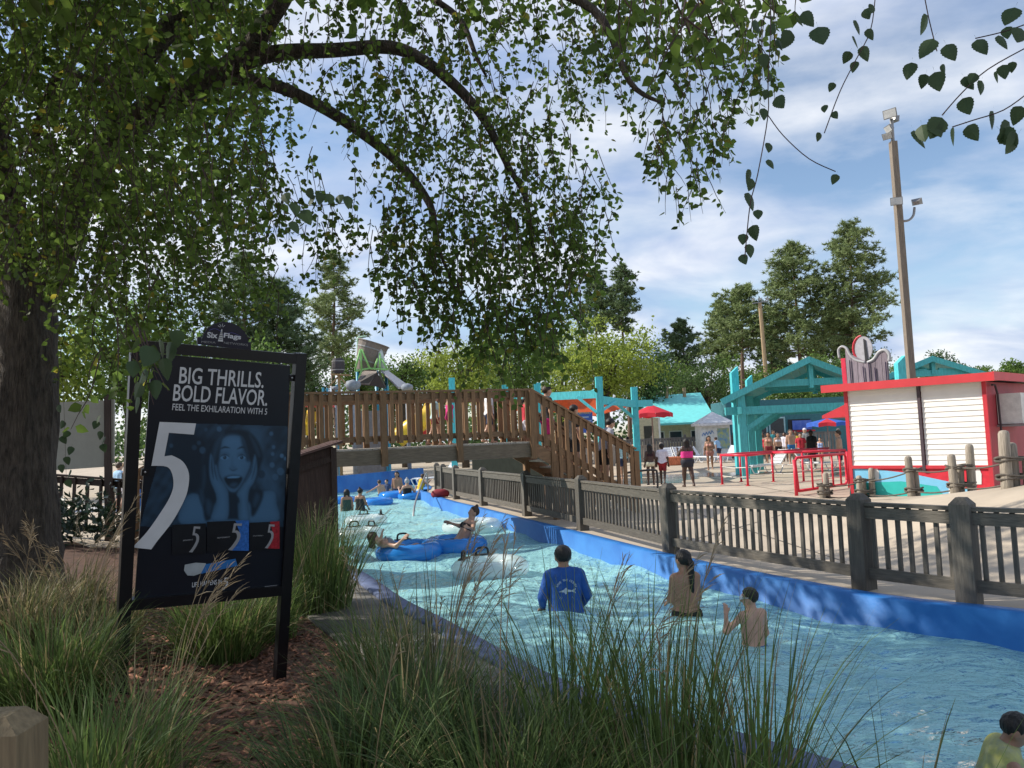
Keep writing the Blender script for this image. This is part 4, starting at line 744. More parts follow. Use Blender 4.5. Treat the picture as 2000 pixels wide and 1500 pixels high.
t = thing('barrel_perch', 'dark barrel on a tan braced post above the bridge rail', 'play prop', (*P(662, 745, 44)[:2], 0)); D = 44
mk('barrel', MB().lathe([(0, 0), (.3, 0), (.38, .3), (.38, .55), (.3, .85), (0, .85)], P(661, 729, D), 14), wood('barrel_dark', (.06, .055, .06)), t)
for z in (.15, .65): mk('hoop', MB().lathe([(.36, z), (.385, z), (.385, z+.06), (.36, z+.06)], P(661, 729, D), 14), M('hoop_grey', (.25, .25, .25), .5), t)
m_tan = wood('tan_timber', (.38, .27, .14), objvar=.1)
q = P(662, 732, D); mk('post', MB().beam([q[0], q[1], 0], q, .14, .14, (0, 1, 0)), m_tan, t); mk('platform', MB().beam(P(647, 731, D), P(684, 733, D), .5, .07), m_tan, t)
for a_, b_ in (((641, 757), (658, 738)), ((682, 755), (665, 738))): mk('brace', MB().beam(P(*a_, D), P(*b_, D), .08, .08), m_tan, t)
for k, (x, yt) in enumerate(((631, 757), (639, 758), (657, 752), (752, 757), (757, 754), (700, 700))):
    q = P(x, yt, 43.5); 
    if k < 5: tag(mk('blue_stake', MB().tube([[q[0], q[1], 0], q], .07, 8), MATS['blue_pipe']), ('slim blue pipe post left of the barrel perch', 'slim blue pipe post between the barrel perch and its left neighbour', 'slim blue pipe post against the large boulder', 'slim blue pipe post below the corrugated gable', 'slim blue pipe post at the top of the slide ramp')[k], 'post', 'blue posts of the play area')
# slides seen through the bridge rail
def tubeslide(name, label, pts, r, mat): tag(mk(name, MB().tube(crom([P(*p) for p in pts], 5, False), r, 12), mat, smooth=True), label, 'slide')
tubeslide('yellow_slide', 'yellow tube slide seen through the bridge slats', [(775, 858, 40), (795, 842, 40), (815, 828, 40), (838, 812, 41), (845, 795, 43)], .5, M('yellow_plastic', (.75, .48, .03), .35))
tubeslide('red_slide', 'red tube slide behind the yellow slide', [(825, 850, 42), (842, 825, 42), (850, 805, 43)], .4, M('red_plastic', (.6, .05, .04), .35))
tubeslide('small_yellow_slide', 'small yellow slide seen through the left bridge slats', [(600, 850, 42), (606, 825, 42), (610, 803, 42)], .3, MATS['yellow_plastic'])
tag(mk('red_canopy', MB().prism([P(583, 793, 41), P(600, 787, 41), P(632, 788, 41), P(644, 793, 41)], (0, 2, 0)), m_rc), 'red canopy roof beyond the left bridge rail', 'canopy')
# ================================================================ LOUNGERS
m_pl = M('white_plastic', (.74, .75, .78), .4, .05); m_sling = M('grey_white_sling', (.6, .62, .66), .5)
def lounger(label, p, yaw, back=.9, grp='white sun loungers'):
    t = thing('sun_lounger', label, 'sun lounger', p, grp); c_, s_ = math.cos(yaw), math.sin(yaw); X = np.array([c_, s_, 0]); Y_ = np.array([-s_, c_, 0]); p = np.asarray(p, float); b0 = p+X*.55+zv*.36
    bx_ = unit(X*math.cos(back)+zv*math.sin(back))
    for k in range(7): mk('seat_slat', MB().box(p+X*(-.75+.19*k)+zv*.37, (.16, .58, .025), (X, Y_, zv)), m_sling, t)
    for k in range(5): mk('back_slat', MB().box(b0+bx_*(.1+.15*k), (.125, .56, .025), (bx_, Y_, np.cross(bx_, Y_))), m_sling, t)
    for s in (-.31, .31):
        mk('side_rail', MB().tube([p-X*.9+Y_*s+zv*.34, b0+Y_*s], .03, 6), m_pl, t); mk('back_rail', MB().tube([b0+Y_*s, b0+bx_*.78+Y_*s], .03, 6), m_pl, t)
        for x in (-.7, .45): mk('leg', MB().tube(crom([p+X*(x-.25)+Y_*s+zv*.33, p+X*(x-.12)+Y_*s+zv*.06, p+X*x+Y_*s+zv*.02, p+X*(x+.12)+Y_*s+zv*.06, p+X*(x+.25)+Y_*s+zv*.33], 3, False), .025, 6), m_pl, t)
    return t
for k, (px, py, yaw, D, lb) in enumerate(((1312, 893, 1.7, 46, 'white lounger with raised back beside the orange bag'), (1336, 893, 1.75, 47, 'white lounger behind the pink swimsuit woman'), (1375, 893, 2.2, 46, 'white lounger right of the pink swimsuit woman'), (1415, 893, .6, 45, 'white lounger beyond the red rail end'), (1496, 938, .35, 33, 'white lounger behind the long red rail'), (1600, 925, 2.3, 33, 'white lounger behind the red gate'), (848, 950, .5, 34, 'white lounger beside the pool entry steps'))):
    p = P(px, py, D); p[2] = 0; lounger(lb, p, yaw)
# pool entry hand rail and red bag
h = G(838, 972); tag(mk('entry_rail', MB().tube(crom([G(836, 960)-zv*.3, G(836, 960)+zv*.5, G(833, 966)+zv*.75, G(812, 985)+zv*.1, G(806, 990)-zv*.4], 4, False), .03, 7), m_metalg, smooth=True), 'bent steel hand rail at the pool entry steps', 'hand rail')
c = G(860, 972); tag(mk('bag', MB().add([[c[0]+x*.3*f, c[1]+y*.2*f, c[2]+.03+z] for z, f in ((0, .9), (.1, 1.05), (.2, .9), (.26, .5)) for x, y in ((-1, -.5), (-.5, -1), (.5, -1), (1, -.5), (1, .5), (.5, 1), (-.5, 1), (-1, .5))], [(r*8+k, r*8+(k+1) % 8, r*8+8+(k+1) % 8, r*8+8+k) for r in range(3) for k in range(8)]+[tuple(range(8)), tuple(range(24, 32))]), M('dark_red_cloth', (.22, .02, .03), .8), smooth=True), 'dark red bag lying on the pool rim by the fence end', 'bag')
c = P(1318, 905, 44); c[2] = 0; t = thing('beach_bag', 'orange striped beach bag beside the white loungers', 'bag', c); mk('body', MB().box(c+zv*.25, (.75, .4, .5), None, .05), M('orange_stripes', (.5, .16, .08), .8, .5, 4, (8, 1, 1)), t); mk('handle', MB().tube(crom([c+[-.2, -.2, .5], c+[0, -.2, .75], c+[.2, -.2, .5]], 4, False), .02, 6), m_wht, t)
# ================================================================ RIVER TUBES
def vinyl(name, c, alpha):
    m = M(name, c, .12, .05, 3, spec=.6); t = m.node_tree; b = t.nodes['Principled BSDF']; tr = t.nodes.new('ShaderNodeBsdfTransparent'); tr.inputs[0].default_value = (*[min(1, x*.5+.55) for x in c], 1); ms = t.nodes.new('ShaderNodeMixShader'); ms.inputs[0].default_value = alpha
    t.links.new(tr.outputs[0], ms.inputs[1]); t.links.new(b.outputs[0], ms.inputs[2]); t.links.new(ms.outputs[0], t.nodes['Material Output'].inputs[0]); return m
m_clear = vinyl('clear_vinyl', (.74, .82, .82), .55); m_bvin = vinyl('blue_vinyl', (.03, .26, .74), .75); m_hand = M('black_handle', (.012, .012, .014), .4)
WZ = -.29
def torus(b, c, R, r, n=36, k=14, sq=.85, ripple=.03, ex=1.):
    V = []; F = []
    for i in range(n):
        a = 2*math.pi*i/n; rr2 = r*(1+ripple*math.cos(i*math.pi))
        for j in range(k): q = 2*math.pi*j/k; V.append([c[0]+(R*ex+rr2*math.cos(q))*math.cos(a), c[1]+(R+rr2*math.cos(q))*math.sin(a), c[2]+rr2*sq*math.sin(q)])
    for i in range(n):
        for j in range(k): F.append((i*k+j, ((i+1) % n)*k+j, ((i+1) % n)*k+(j+1) % k, i*k+(j+1) % k))
    return b.add(V, F)
def handle(t, p, d):
    d = unit(d); mk('handle', MB().tube(crom([p-d*.11-zv*.02, p-d*.1+zv*.08, p-d*.06+zv*.115, p+d*.06+zv*.115, p+d*.1+zv*.08, p+d*.11-zv*.02], 3, False), .02, 7), m_hand, t, True)
    mk('handle_pad', MB().box(p+zv*.0, (.32, .12, .02), (d, np.cross(zv, d), zv)), m_hand, t)
def tube(label, px, py, mat, R=.42, r=.19, hs=(), dz=.1, two=None, grp='clear river tubes'):
    c = G(px, py, WZ); c[2] = WZ+dz; t = thing('river_tube', label, 'tube', c, grp); b = torus(MB(), c, R, r)
    mk('ring', b, mat, t, True)
    if two is not None: c2 = c+np.array([*two, 0]); mk('ring', torus(MB(), c2, R, r), mat, t, True)
    for a in hs: handle(t, c+np.array([R*math.cos(a), R*math.sin(a), r*.85]), [-math.sin(a), math.cos(a), 0])
    return c
tube('clear vinyl tube with two black handles right of the blue double tube', 958, 1122, m_clear, .45, .2, (1.9, 3.0))
tube('clear vinyl tube without visible handles by the blue river wall', 922, 1036, m_clear, .55, .2)
tube('clear tube with two black handles nearest the bridge', 715, 1024, m_clear, .42, .18, (.3, 1.9)); tube('clear tube with black handles beside the pump shed', 700, 1052, m_clear, .42, .18, (.9, 2.0))
ct = tube('blue double tube carrying two reclining riders', 800, 1086, m_bvin, .46, .21, (2.0, 3.3), .1, (.85, .55), 'blue river tubes')
tube('blue tube held by the reaching boy', 737, 985, m_bvin, .42, .17, (), .1, None, 'blue river tubes'); tube('blue tube in front of the long haired bather', 770, 972, m_bvin, .45, .19, (), .1, None, 'blue river tubes'); tube('blue tube beside the yellow life vest bather', 808, 973, m_bvin, .45, .19, (), .1, None, 'blue river tubes'); tube('blue tube behind the two girls by the shed', 668, 982, m_bvin, .4, .16, (), .1, None, 'blue river tubes')
# ================================================================ TREES
def limb(pts, rad, n=10): return MB().tube(crom(pts, 5, False), list(np.interp(np.linspace(0, len(pts)-1, (len(pts)-1)*5+1), range(len(pts)), rad)), n)
m_bark = M('furrowed_bark', (.035, .03, .026), .95, .5, 5, (5, 5, 1.0), 1.0, 12, c2=(.15, .125, .10)); m_pbark = M('pine_bark', (.13, .085, .06), .9, .4, 4, (3, 3, 1), .5, 8)
for n_ in m_bark.node_tree.nodes:
    if n_.type == 'BUMP': n_.inputs['Distance'].default_value = .09
def leafmat(name, c, island=.35, trans=.45, alt=None, thr=.85):
    m = M(name, c, .55, .15, .6, trans=trans, island=island, spec=.3)
    if alt and not m.get('alt'):
        m['alt'] = 1; t_ = m.node_tree; h = [n_ for n_ in t_.nodes if n_.type == 'HUE_SAT'][0]; src = h.inputs['Color'].links[0].from_socket; g = [n_ for n_ in t_.nodes if n_.type == 'NEW_GEOMETRY'][0]
        k = t_.nodes.new('ShaderNodeMath'); k.operation = 'MULTIPLY'; k.inputs[1].default_value = 7.31; t_.links.new(g.outputs['Random Per Island'], k.inputs[0]); k2 = t_.nodes.new('ShaderNodeMath'); k2.operation = 'FRACT'; t_.links.new(k.outputs[0], k2.inputs[0]); k3 = t_.nodes.new('ShaderNodeMath'); k3.operation = 'GREATER_THAN'; k3.inputs[1].default_value = thr; t_.links.new(k2.outputs[0], k3.inputs[0])
        mx_ = t_.nodes.new('ShaderNodeMix'); mx_.data_type = 'RGBA'; t_.links.new(k3.outputs[0], mx_.inputs[0]); t_.links.new(src, mx_.inputs[6]); mx_.inputs[7].default_value = (*alt, 1); t_.links.new(mx_.outputs[2], h.inputs['Color'])
    return m
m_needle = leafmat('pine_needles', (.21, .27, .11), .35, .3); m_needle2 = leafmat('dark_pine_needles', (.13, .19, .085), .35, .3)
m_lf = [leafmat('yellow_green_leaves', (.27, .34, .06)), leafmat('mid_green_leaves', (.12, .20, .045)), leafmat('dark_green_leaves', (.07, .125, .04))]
def pine(label, px, ytop, D, crown_w, crown_y0, mat=None, lean=0., seed=0, dens=1., grp='tall pines behind the park'):
    """trunk at px, tip at ytop, crown crown_w px wide from the tip down to crown_y0"""
    r = np.random.default_rng(seed); top = P(px, ytop, D); zb = P(px, crown_y0, D)[2]; H = top[2]; hw = crown_w/2*D/FPX; base = np.array([top[0]+lean, top[1], 0.])
    t = thing('pine_tree', label, 'pine tree', base, grp)
    tr = lambda z: base+(top-base)*(z/H)+np.array([math.sin(z*.35+seed)*.18, 0, 0])
    mk('trunk', MB().tube([tr(z) for z in np.linspace(0, H*.99, 12)], list(np.linspace(.3, .04, 12)), 8), m_pbark, t, True)
    bm = MB(); tc_ = []
    n = int(46*dens)
    for i in range(n):
        f = (i+.5)/n; z = zb+(H-zb)*f; prof = (math.sin(min(1, (1-f)*1.25+.06)*math.pi*.5))**.8*(1 if f > .18 else .55+f*2.5); L = hw*prof*r.uniform(.55, 1.15); a = i*2.4+r.uniform(-.5, .5)
        s = tr(z); d = np.array([math.cos(a), math.sin(a), r.uniform(.0, .45)]); e_ = s+d*L; mid = s+d*L*.5-zv*L*.06
        bm.tube([s, mid, e_], [.07*(1-f*.7), .045*(1-f*.6), .012], 4)
        for k in range(int(8+L*12.0)):
            u_ = r.uniform(.3, 1.05); c = s+d*L*u_+r.normal(size=3)*np.array([.34, .34, .22])*(.5+L*.22); tc_.append(c)
    mk('branches', bm, m_pbark, t)
    C = np.array(tc_); m = 15; cc = np.repeat(C, m, 0); dd = r.normal(size=(len(cc), 3)); dd[:, 2] = dd[:, 2]*.7+.35; dd /= np.linalg.norm(dd, axis=1)[:, None]
    sd = np.cross(dd, r.normal(size=(len(cc), 3))); sd /= np.linalg.norm(sd, axis=1)[:, None]; L = r.uniform(.22, .46, len(cc))[:, None]; W = .048*D/70
    V = np.stack([cc-sd*W, cc+sd*W, cc+dd*L+sd*W*.5], 1).reshape(-1, 3)
    o = mk('crown', (V, np.arange(len(V)).reshape(-1, 3)), mat or m_needle, t); return t
pine('tall pine with a broad rounded crown right of the twin pines', 1655, 438, 68, 165, 690, seed=1, dens=1.5)
pine('tall pine with leaning trunk beside the broadest pine', 1540, 476, 70, 160, 700, lean=.9, seed=2, dens=1.4)
pine('lower pine limb crown reaching out towards the timber pole', 1442, 560, 72, 125, 690, seed=3, dens=.9); pine('slim pine left of the timber light pole', 1404, 592, 84, 80, 720, seed=4)
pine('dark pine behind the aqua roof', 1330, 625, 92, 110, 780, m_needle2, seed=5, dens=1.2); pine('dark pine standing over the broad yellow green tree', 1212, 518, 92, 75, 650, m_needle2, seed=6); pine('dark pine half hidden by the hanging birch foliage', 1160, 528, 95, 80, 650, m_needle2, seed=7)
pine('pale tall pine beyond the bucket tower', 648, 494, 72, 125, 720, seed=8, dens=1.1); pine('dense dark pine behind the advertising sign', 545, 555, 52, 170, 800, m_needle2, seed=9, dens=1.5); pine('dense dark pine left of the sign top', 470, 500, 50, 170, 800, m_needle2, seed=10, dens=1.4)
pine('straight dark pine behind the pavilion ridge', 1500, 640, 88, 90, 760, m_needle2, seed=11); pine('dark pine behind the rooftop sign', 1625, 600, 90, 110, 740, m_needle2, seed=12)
def broad(label, px, ytop, D, wpx, ybot, mat, seed, n=5200, leaf=.2, grp='leafy trees behind the park', zfloor=.4):
    r = np.random.default_rng(seed); top = P(px, ytop, D); bot = max(zfloor, P(px, ybot, D)[2]); hw = wpx/2*D/FPX; base = np.array([top[0], top[1], 0.]); c = np.array([top[0], top[1], (top[2]+bot)/2]); hz = (top[2]-bot)/2
    t = thing('leafy_tree', label, 'tree', base, grp); bm = MB(); bm.tube([base, base+zv*(bot+.3), c], [.28, .22, .08], 8)
    nc = 70; d = r.normal(size=(nc, 3)); d /= np.linalg.norm(d, axis=1)[:, None]; rad = r.uniform(.35, .92, nc)[:, None]; K_ = c+d*rad*np.array([hw, hw*.9, hz])
    for k in K_[:16]: bm.tube([base+zv*(bot+r.uniform(0, .6)*hz), (c+k)/2, k], [.1, .06, .02], 5)
    mk('trunk', bm, m_bark, t, True)
    per = n//nc; C = np.repeat(K_, per, 0)+r.normal(size=(nc*per, 3))*np.array([hw, hw, hz*.7])*.15
    V, F = leafcloud(C, leaf, 1.5, .1); mk('crown', (V, F), mat, t); return t
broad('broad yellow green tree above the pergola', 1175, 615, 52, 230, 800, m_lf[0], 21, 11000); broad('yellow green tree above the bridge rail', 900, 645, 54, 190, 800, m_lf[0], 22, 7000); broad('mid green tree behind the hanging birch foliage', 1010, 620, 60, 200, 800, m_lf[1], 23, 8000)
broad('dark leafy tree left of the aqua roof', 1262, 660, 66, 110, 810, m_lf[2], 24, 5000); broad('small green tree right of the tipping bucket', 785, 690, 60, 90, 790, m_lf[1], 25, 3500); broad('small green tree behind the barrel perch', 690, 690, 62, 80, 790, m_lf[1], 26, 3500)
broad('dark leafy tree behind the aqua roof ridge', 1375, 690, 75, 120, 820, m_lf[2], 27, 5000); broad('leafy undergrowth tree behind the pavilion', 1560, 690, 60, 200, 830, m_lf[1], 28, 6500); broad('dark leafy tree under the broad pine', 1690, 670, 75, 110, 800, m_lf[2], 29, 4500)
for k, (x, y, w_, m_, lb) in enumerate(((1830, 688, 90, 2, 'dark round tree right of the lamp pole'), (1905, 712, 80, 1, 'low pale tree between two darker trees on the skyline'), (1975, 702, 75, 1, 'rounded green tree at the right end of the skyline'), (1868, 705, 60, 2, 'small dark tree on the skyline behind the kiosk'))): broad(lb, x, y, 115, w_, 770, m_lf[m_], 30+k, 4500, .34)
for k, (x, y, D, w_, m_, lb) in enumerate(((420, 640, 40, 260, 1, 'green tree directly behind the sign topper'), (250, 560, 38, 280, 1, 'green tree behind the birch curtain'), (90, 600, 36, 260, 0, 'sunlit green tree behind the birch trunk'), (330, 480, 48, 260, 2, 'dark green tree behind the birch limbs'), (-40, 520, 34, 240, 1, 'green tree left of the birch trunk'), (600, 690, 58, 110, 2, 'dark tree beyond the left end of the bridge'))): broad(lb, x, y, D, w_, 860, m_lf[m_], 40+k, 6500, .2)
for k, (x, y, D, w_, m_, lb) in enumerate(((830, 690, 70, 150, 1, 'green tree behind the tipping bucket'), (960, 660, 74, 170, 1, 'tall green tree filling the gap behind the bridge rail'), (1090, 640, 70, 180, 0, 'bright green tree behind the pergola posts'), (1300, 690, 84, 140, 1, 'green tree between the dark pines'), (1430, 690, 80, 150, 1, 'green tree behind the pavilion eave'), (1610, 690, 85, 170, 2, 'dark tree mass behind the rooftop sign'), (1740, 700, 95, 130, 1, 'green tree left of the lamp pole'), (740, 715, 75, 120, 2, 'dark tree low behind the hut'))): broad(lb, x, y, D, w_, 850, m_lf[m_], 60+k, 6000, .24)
# far wood that reads as one mass
C = np.column_stack([rng.uniform(-170, 190, 26000), rng.uniform(130, 150, 26000), 0*np.zeros(26000)]); C[:, 2] = rng.random(26000)**.8*(8.5+2.0*np.sin(C[:, 0]*.11)+1.4*np.sin(C[:, 0]*.37+1))
tag(mk('far_wood', leafcloud(C, .9, 1.4), m_lf[2], org=(0, 0, 0)), 'far green wood along the horizon', 'wood', None, 'stuff')
# shrub by the entry fence
c = np.array([-8.9, 14.6, .35]); t = thing('shrub', 'dark glossy shrub below the entry fence', 'shrub', c); C = c+rng.normal(size=(1500, 3))*[1.0, .45, .26]+[0, 0, .42]; V, F = leafcloud(C, .17, 2.6); mk('foliage', (V, F), M('glossy_dark_leaves', (.015, .035, .018), .3, .2, trans=.15, island=.4), t)
mk('stem', MB().tube([c-zv*.1, c+zv*.5], .04, 6), m_bark, t)
# ---------------------------------------------------------------- the birch
m_birch = leafmat('birch_leaves', (.115, .18, .035), .5, .6, (.30, .27, .04), .97); BD = 9.0
base = np.array([-6.05, BD, .3]); t = thing('birch_tree', 'large old birch with furrowed trunk and drooping leafy branches', 'birch tree', base)
def T(px, py, D): return P(px, py, D)
b = MB(); tb = [T(38, 1150, BD), T(42, 1050, BD), T(48, 900, BD), T(52, 760, BD), T(55, 640, BD), T(48, 540, BD)]
V0 = limb(tb, [.46, .37, .31, .30, .31, .27], 22); Vn = np.array(V0.v); ang = np.arange(len(Vn)) % 22
cen = np.repeat(Vn.reshape(-1, 22, 3).mean(1), 22, 0); zz_ = Vn[:, 2]
fur = 1+.06*np.sin(ang*2.1+np.sin(zz_*2.3)*1.5)+.07*np.where(ang % 2 == 0, 1, -1)*np.sin(zz_*1.7+ang)+rng.normal(size=len(Vn))*.03; V0.v = list(cen+(Vn-cen)*fur[:, None]); mk('trunk', V0, m_bark, t, True)
def LB(pts, rad, n=9): mk('limb', limb([T(*p) for p in pts], rad, n), m_bark, t, True)
LB([(46, 560, BD), (20, 440, 8.9), (-10, 300, 8.7), (-40, 100, 8.5), (-60, -200, 8.2)], [.26, .22, .19, .15, .08]); LB([(62, 600, BD), (115, 500, 9.0), (150, 400, 8.8), (205, 290, 8.5), (300, 215, 8.1), (330, 195, 8.0)], [.24, .20, .18, .17, .17, .16])
LB([(325, 197, 8.0), (400, 160, 7.7), (470, 118, 7.5), (520, 50, 7.3), (575, -40, 7.1), (640, -200, 7.0)], [.15, .14, .12, .09, .07, .04]); LB([(200, 300, 8.5), (240, 180, 8.5), (300, 90, 8.4), (360, 30, 8.3), (420, 0, 8.2), (520, -60, 8.0)], [.13, .13, .13, .12, .10, .05])
LB([(460, 125, 7.5), (540, 103, 7.4), (650, 98, 7.3), (760, 92, 7.2), (830, 120, 7.1), (900, 178, 7.0), (950, 240, 6.9), (990, 320, 6.85), (1030, 400, 6.8), (1045, 540, 6.8)], [.09, .08, .07, .065, .055, .05, .04, .03, .02, .01]); LB([(430, 150, 7.6), (530, 165, 7.5), (620, 205, 7.4), (700, 255, 7.3), (780, 320, 7.2), (840, 400, 7.1), (855, 480, 7.1), (900, 590, 7.0)], [.07, .065, .06, .055, .045, .035, .02, .008])
LB([(850, 0, 7), (900, 40, 7), (930, 110, 6.9), (950, 150, 6.9)], [.03, .03, .02, .01]); LB([(620, -40, 6.5), (760, -20, 6.2), (1000, -30, 5.6), (1160, 20, 5.2), (1230, 160, 5.1), (1290, 200, 5.0)], [.06, .05, .045, .03, .02, .01]); LB([(60, 300, 8), (110, 150, 7.6), (180, 155, 7.4), (260, 160, 7.2)], [.04, .04, .03, .02]); LB([(1000, -60, 4.2), (1250, -80, 3.4), (1500, -60, 2.8), (1800, -80, 2.4), (2100, -60, 2.2)], [.03, .025, .02, .015, .01])
def inp(poly):
    xs_ = [p[0] for p in poly]; ys_ = [p[1] for p in poly]
    while True:
        x, y = rng.uniform(min(xs_), max(xs_)), rng.uniform(min(ys_), max(ys_))
        if inpoly(np.array(x), np.array(y), poly): return x, y
LP = []; LD = []; LS = []; tw = MB()
def spray(p, length, n, leaf, sway=.25, twig=True, drop=1.):
    """hanging twig with alternate drooping leaves"""
    d = unit([rng.normal()*sway*1.6, rng.normal()*sway, -drop]); pts = [p]; k = 5
    for i in range(k): d = unit(d+[rng.normal()*.12, rng.normal()*.12, -.12]); pts.append(pts[-1]+d*length/k)
    if twig: tw.tube(pts, [.0045, .004, .0035, .003, .002, .0015], 3)
    A_ = np.array(pts); u_ = np.sort(rng.uniform(.02, 1, n))*k; i_ = np.minimum(u_.astype(int), k-1); c = A_[i_]+(A_[i_+1]-A_[i_])*(u_-i_)[:, None]
    o = rng.normal(size=(n, 3))*[1, 1, .35]+[0, 0, -.75]; o /= np.linalg.norm(o, axis=1)[:, None]; LP.append(c+o*.012); LD.append(o); LS.append(leaf*rng.uniform(.7, 1.2, n))
def fill(poly, count, D0, D1, length=.5, n=13, leaf=.061, twig=True):
    for _ in range(count):
        x, y = inp(poly); D = rng.uniform(D0, D1); p = P(x, y, D); p[2] += length*.45
        if 370 < x < 600 and y > 500 and D < 6.4: continue
        if 270 < x < 640 and y < 270 and D < 8.2 and rng.random() < .72: continue
        if p[2] > .9: spray(p, length*rng.uniform(.6, 1.35), int(n*rng.uniform(.7, 1.3)), leaf, twig=twig and D < 7.5)
fill([(-60, -40), (560, -40), (600, 120), (570, 300), (520, 470), (575, 560), (545, 640), (430, 625), (330, 640), (260, 660), (150, 600), (40, 520), (-60, 560)], 1350, 5.0, 9.3, .55, 14)
fill([(-60, -40), (560, -40), (520, 330), (480, 560), (-60, 560)], 280, 6.5, 9.5, .55, 14)
fill([(110, 560), (330, 600), (330, 700), (230, 740), (110, 720)], 70, 6.5, 9, .5, 12); fill([(180, 640), (300, 640), (310, 700), (260, 750), (200, 800)], 9, 3.6, 4.4, .3, 8)
fill([(560, -40), (1200, -40), (1240, 120), (1160, 260), (900, 300), (700, 260), (590, 210)], 330, 5.8, 8.2, .5, 12); fill([(700, 250), (1000, 230), (1180, 330), (1200, 470), (1150, 600), (1120, 690), (960, 720), (820, 660), (740, 600), (700, 480), (760, 380)], 400, 6.0, 7.8, .5, 13)
fill([(760, 430), (1120, 420), (1160, 560), (1080, 700), (930, 690), (800, 600)], 190, 6.2, 7.8, .45, 13); fill([(520, 330), (700, 330), (700, 470), (640, 560), (560, 480)], 40, 6, 8, .45, 10)
fill([(1180, -40), (1560, -40), (1540, 60), (1470, 200), (1420, 330), (1280, 330), (1210, 200)], 150, 4.6, 6.5, .45, 12); fill([(1200, -60), (1600, -60), (1560, 60), (1300, 130), (1200, 60)], 22, 2.4, 3.4, .3, 8); fill([(1240, 250), (1440, 250), (1440, 360), (1360, 420), (1260, 380)], 24, 5, 6.5, .35, 9)
# the rest of the crown, above and left of the frame, that shades the foreground
for _ in range(9000):
    p = np.array([rng.uniform(-12.5, 1.0), rng.uniform(.2, 14.0), rng.uniform(5.5, 12.5)])
    q = EYE+(p-EYE); v_ = p-EYE; dpt = v_@cF; ux_, uy_ = 1000+FPX*(v_@cR)/max(dpt, .1), 750-FPX*(v_@cU)/max(dpt, .1)
    if ((p[0]+5.8)/6.9)**2+((p[1]-7.0)/6.9)**2 > 1 or (dpt > .3 and uy_ > -60 and -80 < ux_ < 2060 and not (ux_ < 520 and uy_ < 420 and dpt > 6.5)): continue
    spray(p, .7, 9, .13, twig=False)
LPa = np.concatenate(LP); LDa = np.concatenate(LD); LSa = np.concatenate(LS); n = len(LPa)
r_ = rng.normal(size=(n, 3)); sd = np.cross(LDa, r_); sd /= np.linalg.norm(sd, axis=1)[:, None]; nn_ = np.cross(LDa, sd); L_ = LSa[:, None]; W_ = L_*.40
out_ = [(0, 0, 0), (.30, .92, .16), (.62, .72, .12), (1, 0, 0), (.62, -.72, .12), (.30, -.92, .16)]
V = np.stack([LPa+LDa*L_*a_+sd*W_*s_+nn_*W_*k_ for a_, s_, k_ in out_], 1).reshape(-1, 3); I = np.arange(n*6).reshape(n, 6)
o = mk('foliage', (V, np.concatenate([I[:, [0, 1, 2]], I[:, [0, 2, 3]], I[:, [0, 3, 4]], I[:, [0, 4, 5]]])), m_birch, t); o['kind'] = 'stuff'
mk('twigs', tw, M('twig_brown', (.06, .035, .03), .8), t)['kind'] = 'stuff'
# near leaves one can pick out singly, on their own twigs
def leafmesh():
    k = 9; V = []; up = []
    xs_ = np.linspace(0, 1, 15); L = [(x, .80*.5*math.sin(math.pi*min(1, x)**.58)**.85*(1+.05*(-1)**i) if 0 < x < 1 else 0.) for i, x in enumerate(xs_)]
    ring = [(x, w) for x, w in L]+[(x, -w) for x, w in L[-2:0:-1]]
    V = [(w, .0+abs(w)*.12, -x) for x, w in ring]+[(0, -.02, -.45), (0, 0, .28), (.012, 0, .28)]
    nr = len(ring); F = [(i, (i+1) % nr, nr) for i in range(nr)]+[(0, nr+1, nr+2)]
    me = npmesh('leaf', V, F); me.materials.append(leafmat('near_birch_leaves', (.05, .085, .035), .2, .35)); return me
lm = leafmesh()
def strand(pts, D, leaves, D2=None):
    W3 = [P(x, y, D+((D2 or D)-D)*i/max(1, len(pts)-1)) for i, (x, y) in enumerate(pts)]; mk('twig', MB().tube(crom(W3, 4, False), .0014, 4), MATS['twig_brown'], t)
    for (x, y, s) in leaves:
        a = random.uniform(-.6, .6); yw = random.uniform(-.9, .9); M3 = Matrix.Rotation(yw, 3, 'Z') @ Matrix.Rotation(random.uniform(-.35, .35), 3, 'X') @ Matrix.Rotation(a, 3, 'Y')
        p = P(x, y-s*.45, D+random.uniform(-.03, .03)); sz = s*D/FPX; inst('leaf', lm, t, p, axes=[M3.col[k] for k in range(3)], scale=(sz, sz, sz))
strand([(1505, -20), (1505, 60), (1500, 160), (1500, 225), (1480, 340), (1465, 400), (1455, 500)], 1.9, [(1473, 52, 30), (1502, 60, 24), (1518, 88, 26), (1545, 78, 40), (1568, 40, 38), (1597, 75, 50), (1490, 118, 30), (1508, 155, 20), (1498, 185, 20), (1493, 223, 26), (1515, 205, 34), (1503, 290, 24), (1500, 322, 24), (1466, 345, 30), (1470, 362, 28), (1462, 395, 42), (1480, 420, 24), (1470, 455, 34), (1452, 468, 26), (1464, 490, 30), (1448, 508, 24)])
strand([(1500, 225), (1530, 265), (1580, 310), (1632, 335)], 1.9, [(1634, 350, 22)])
strand([(1710, -10), (1700, 60), (1670, 120), (1640, 180), (1610, 260)], 2.0, [(1688, 30, 26), (1705, 20, 24), (1672, 55, 34), (1668, 85, 30), (1694, 68, 26), (1684, 105, 34), (1670, 130, 24), (1660, 112, 26), (1628, 170, 20), (1610, 213, 18), (1626, 227, 18), (1602, 268, 20)])
strand([(1805, -10), (1815, 40), (1830, 100)], 1.7, [(1812, 50, 44), (1822, 96, 46), (1848, 105, 40)])
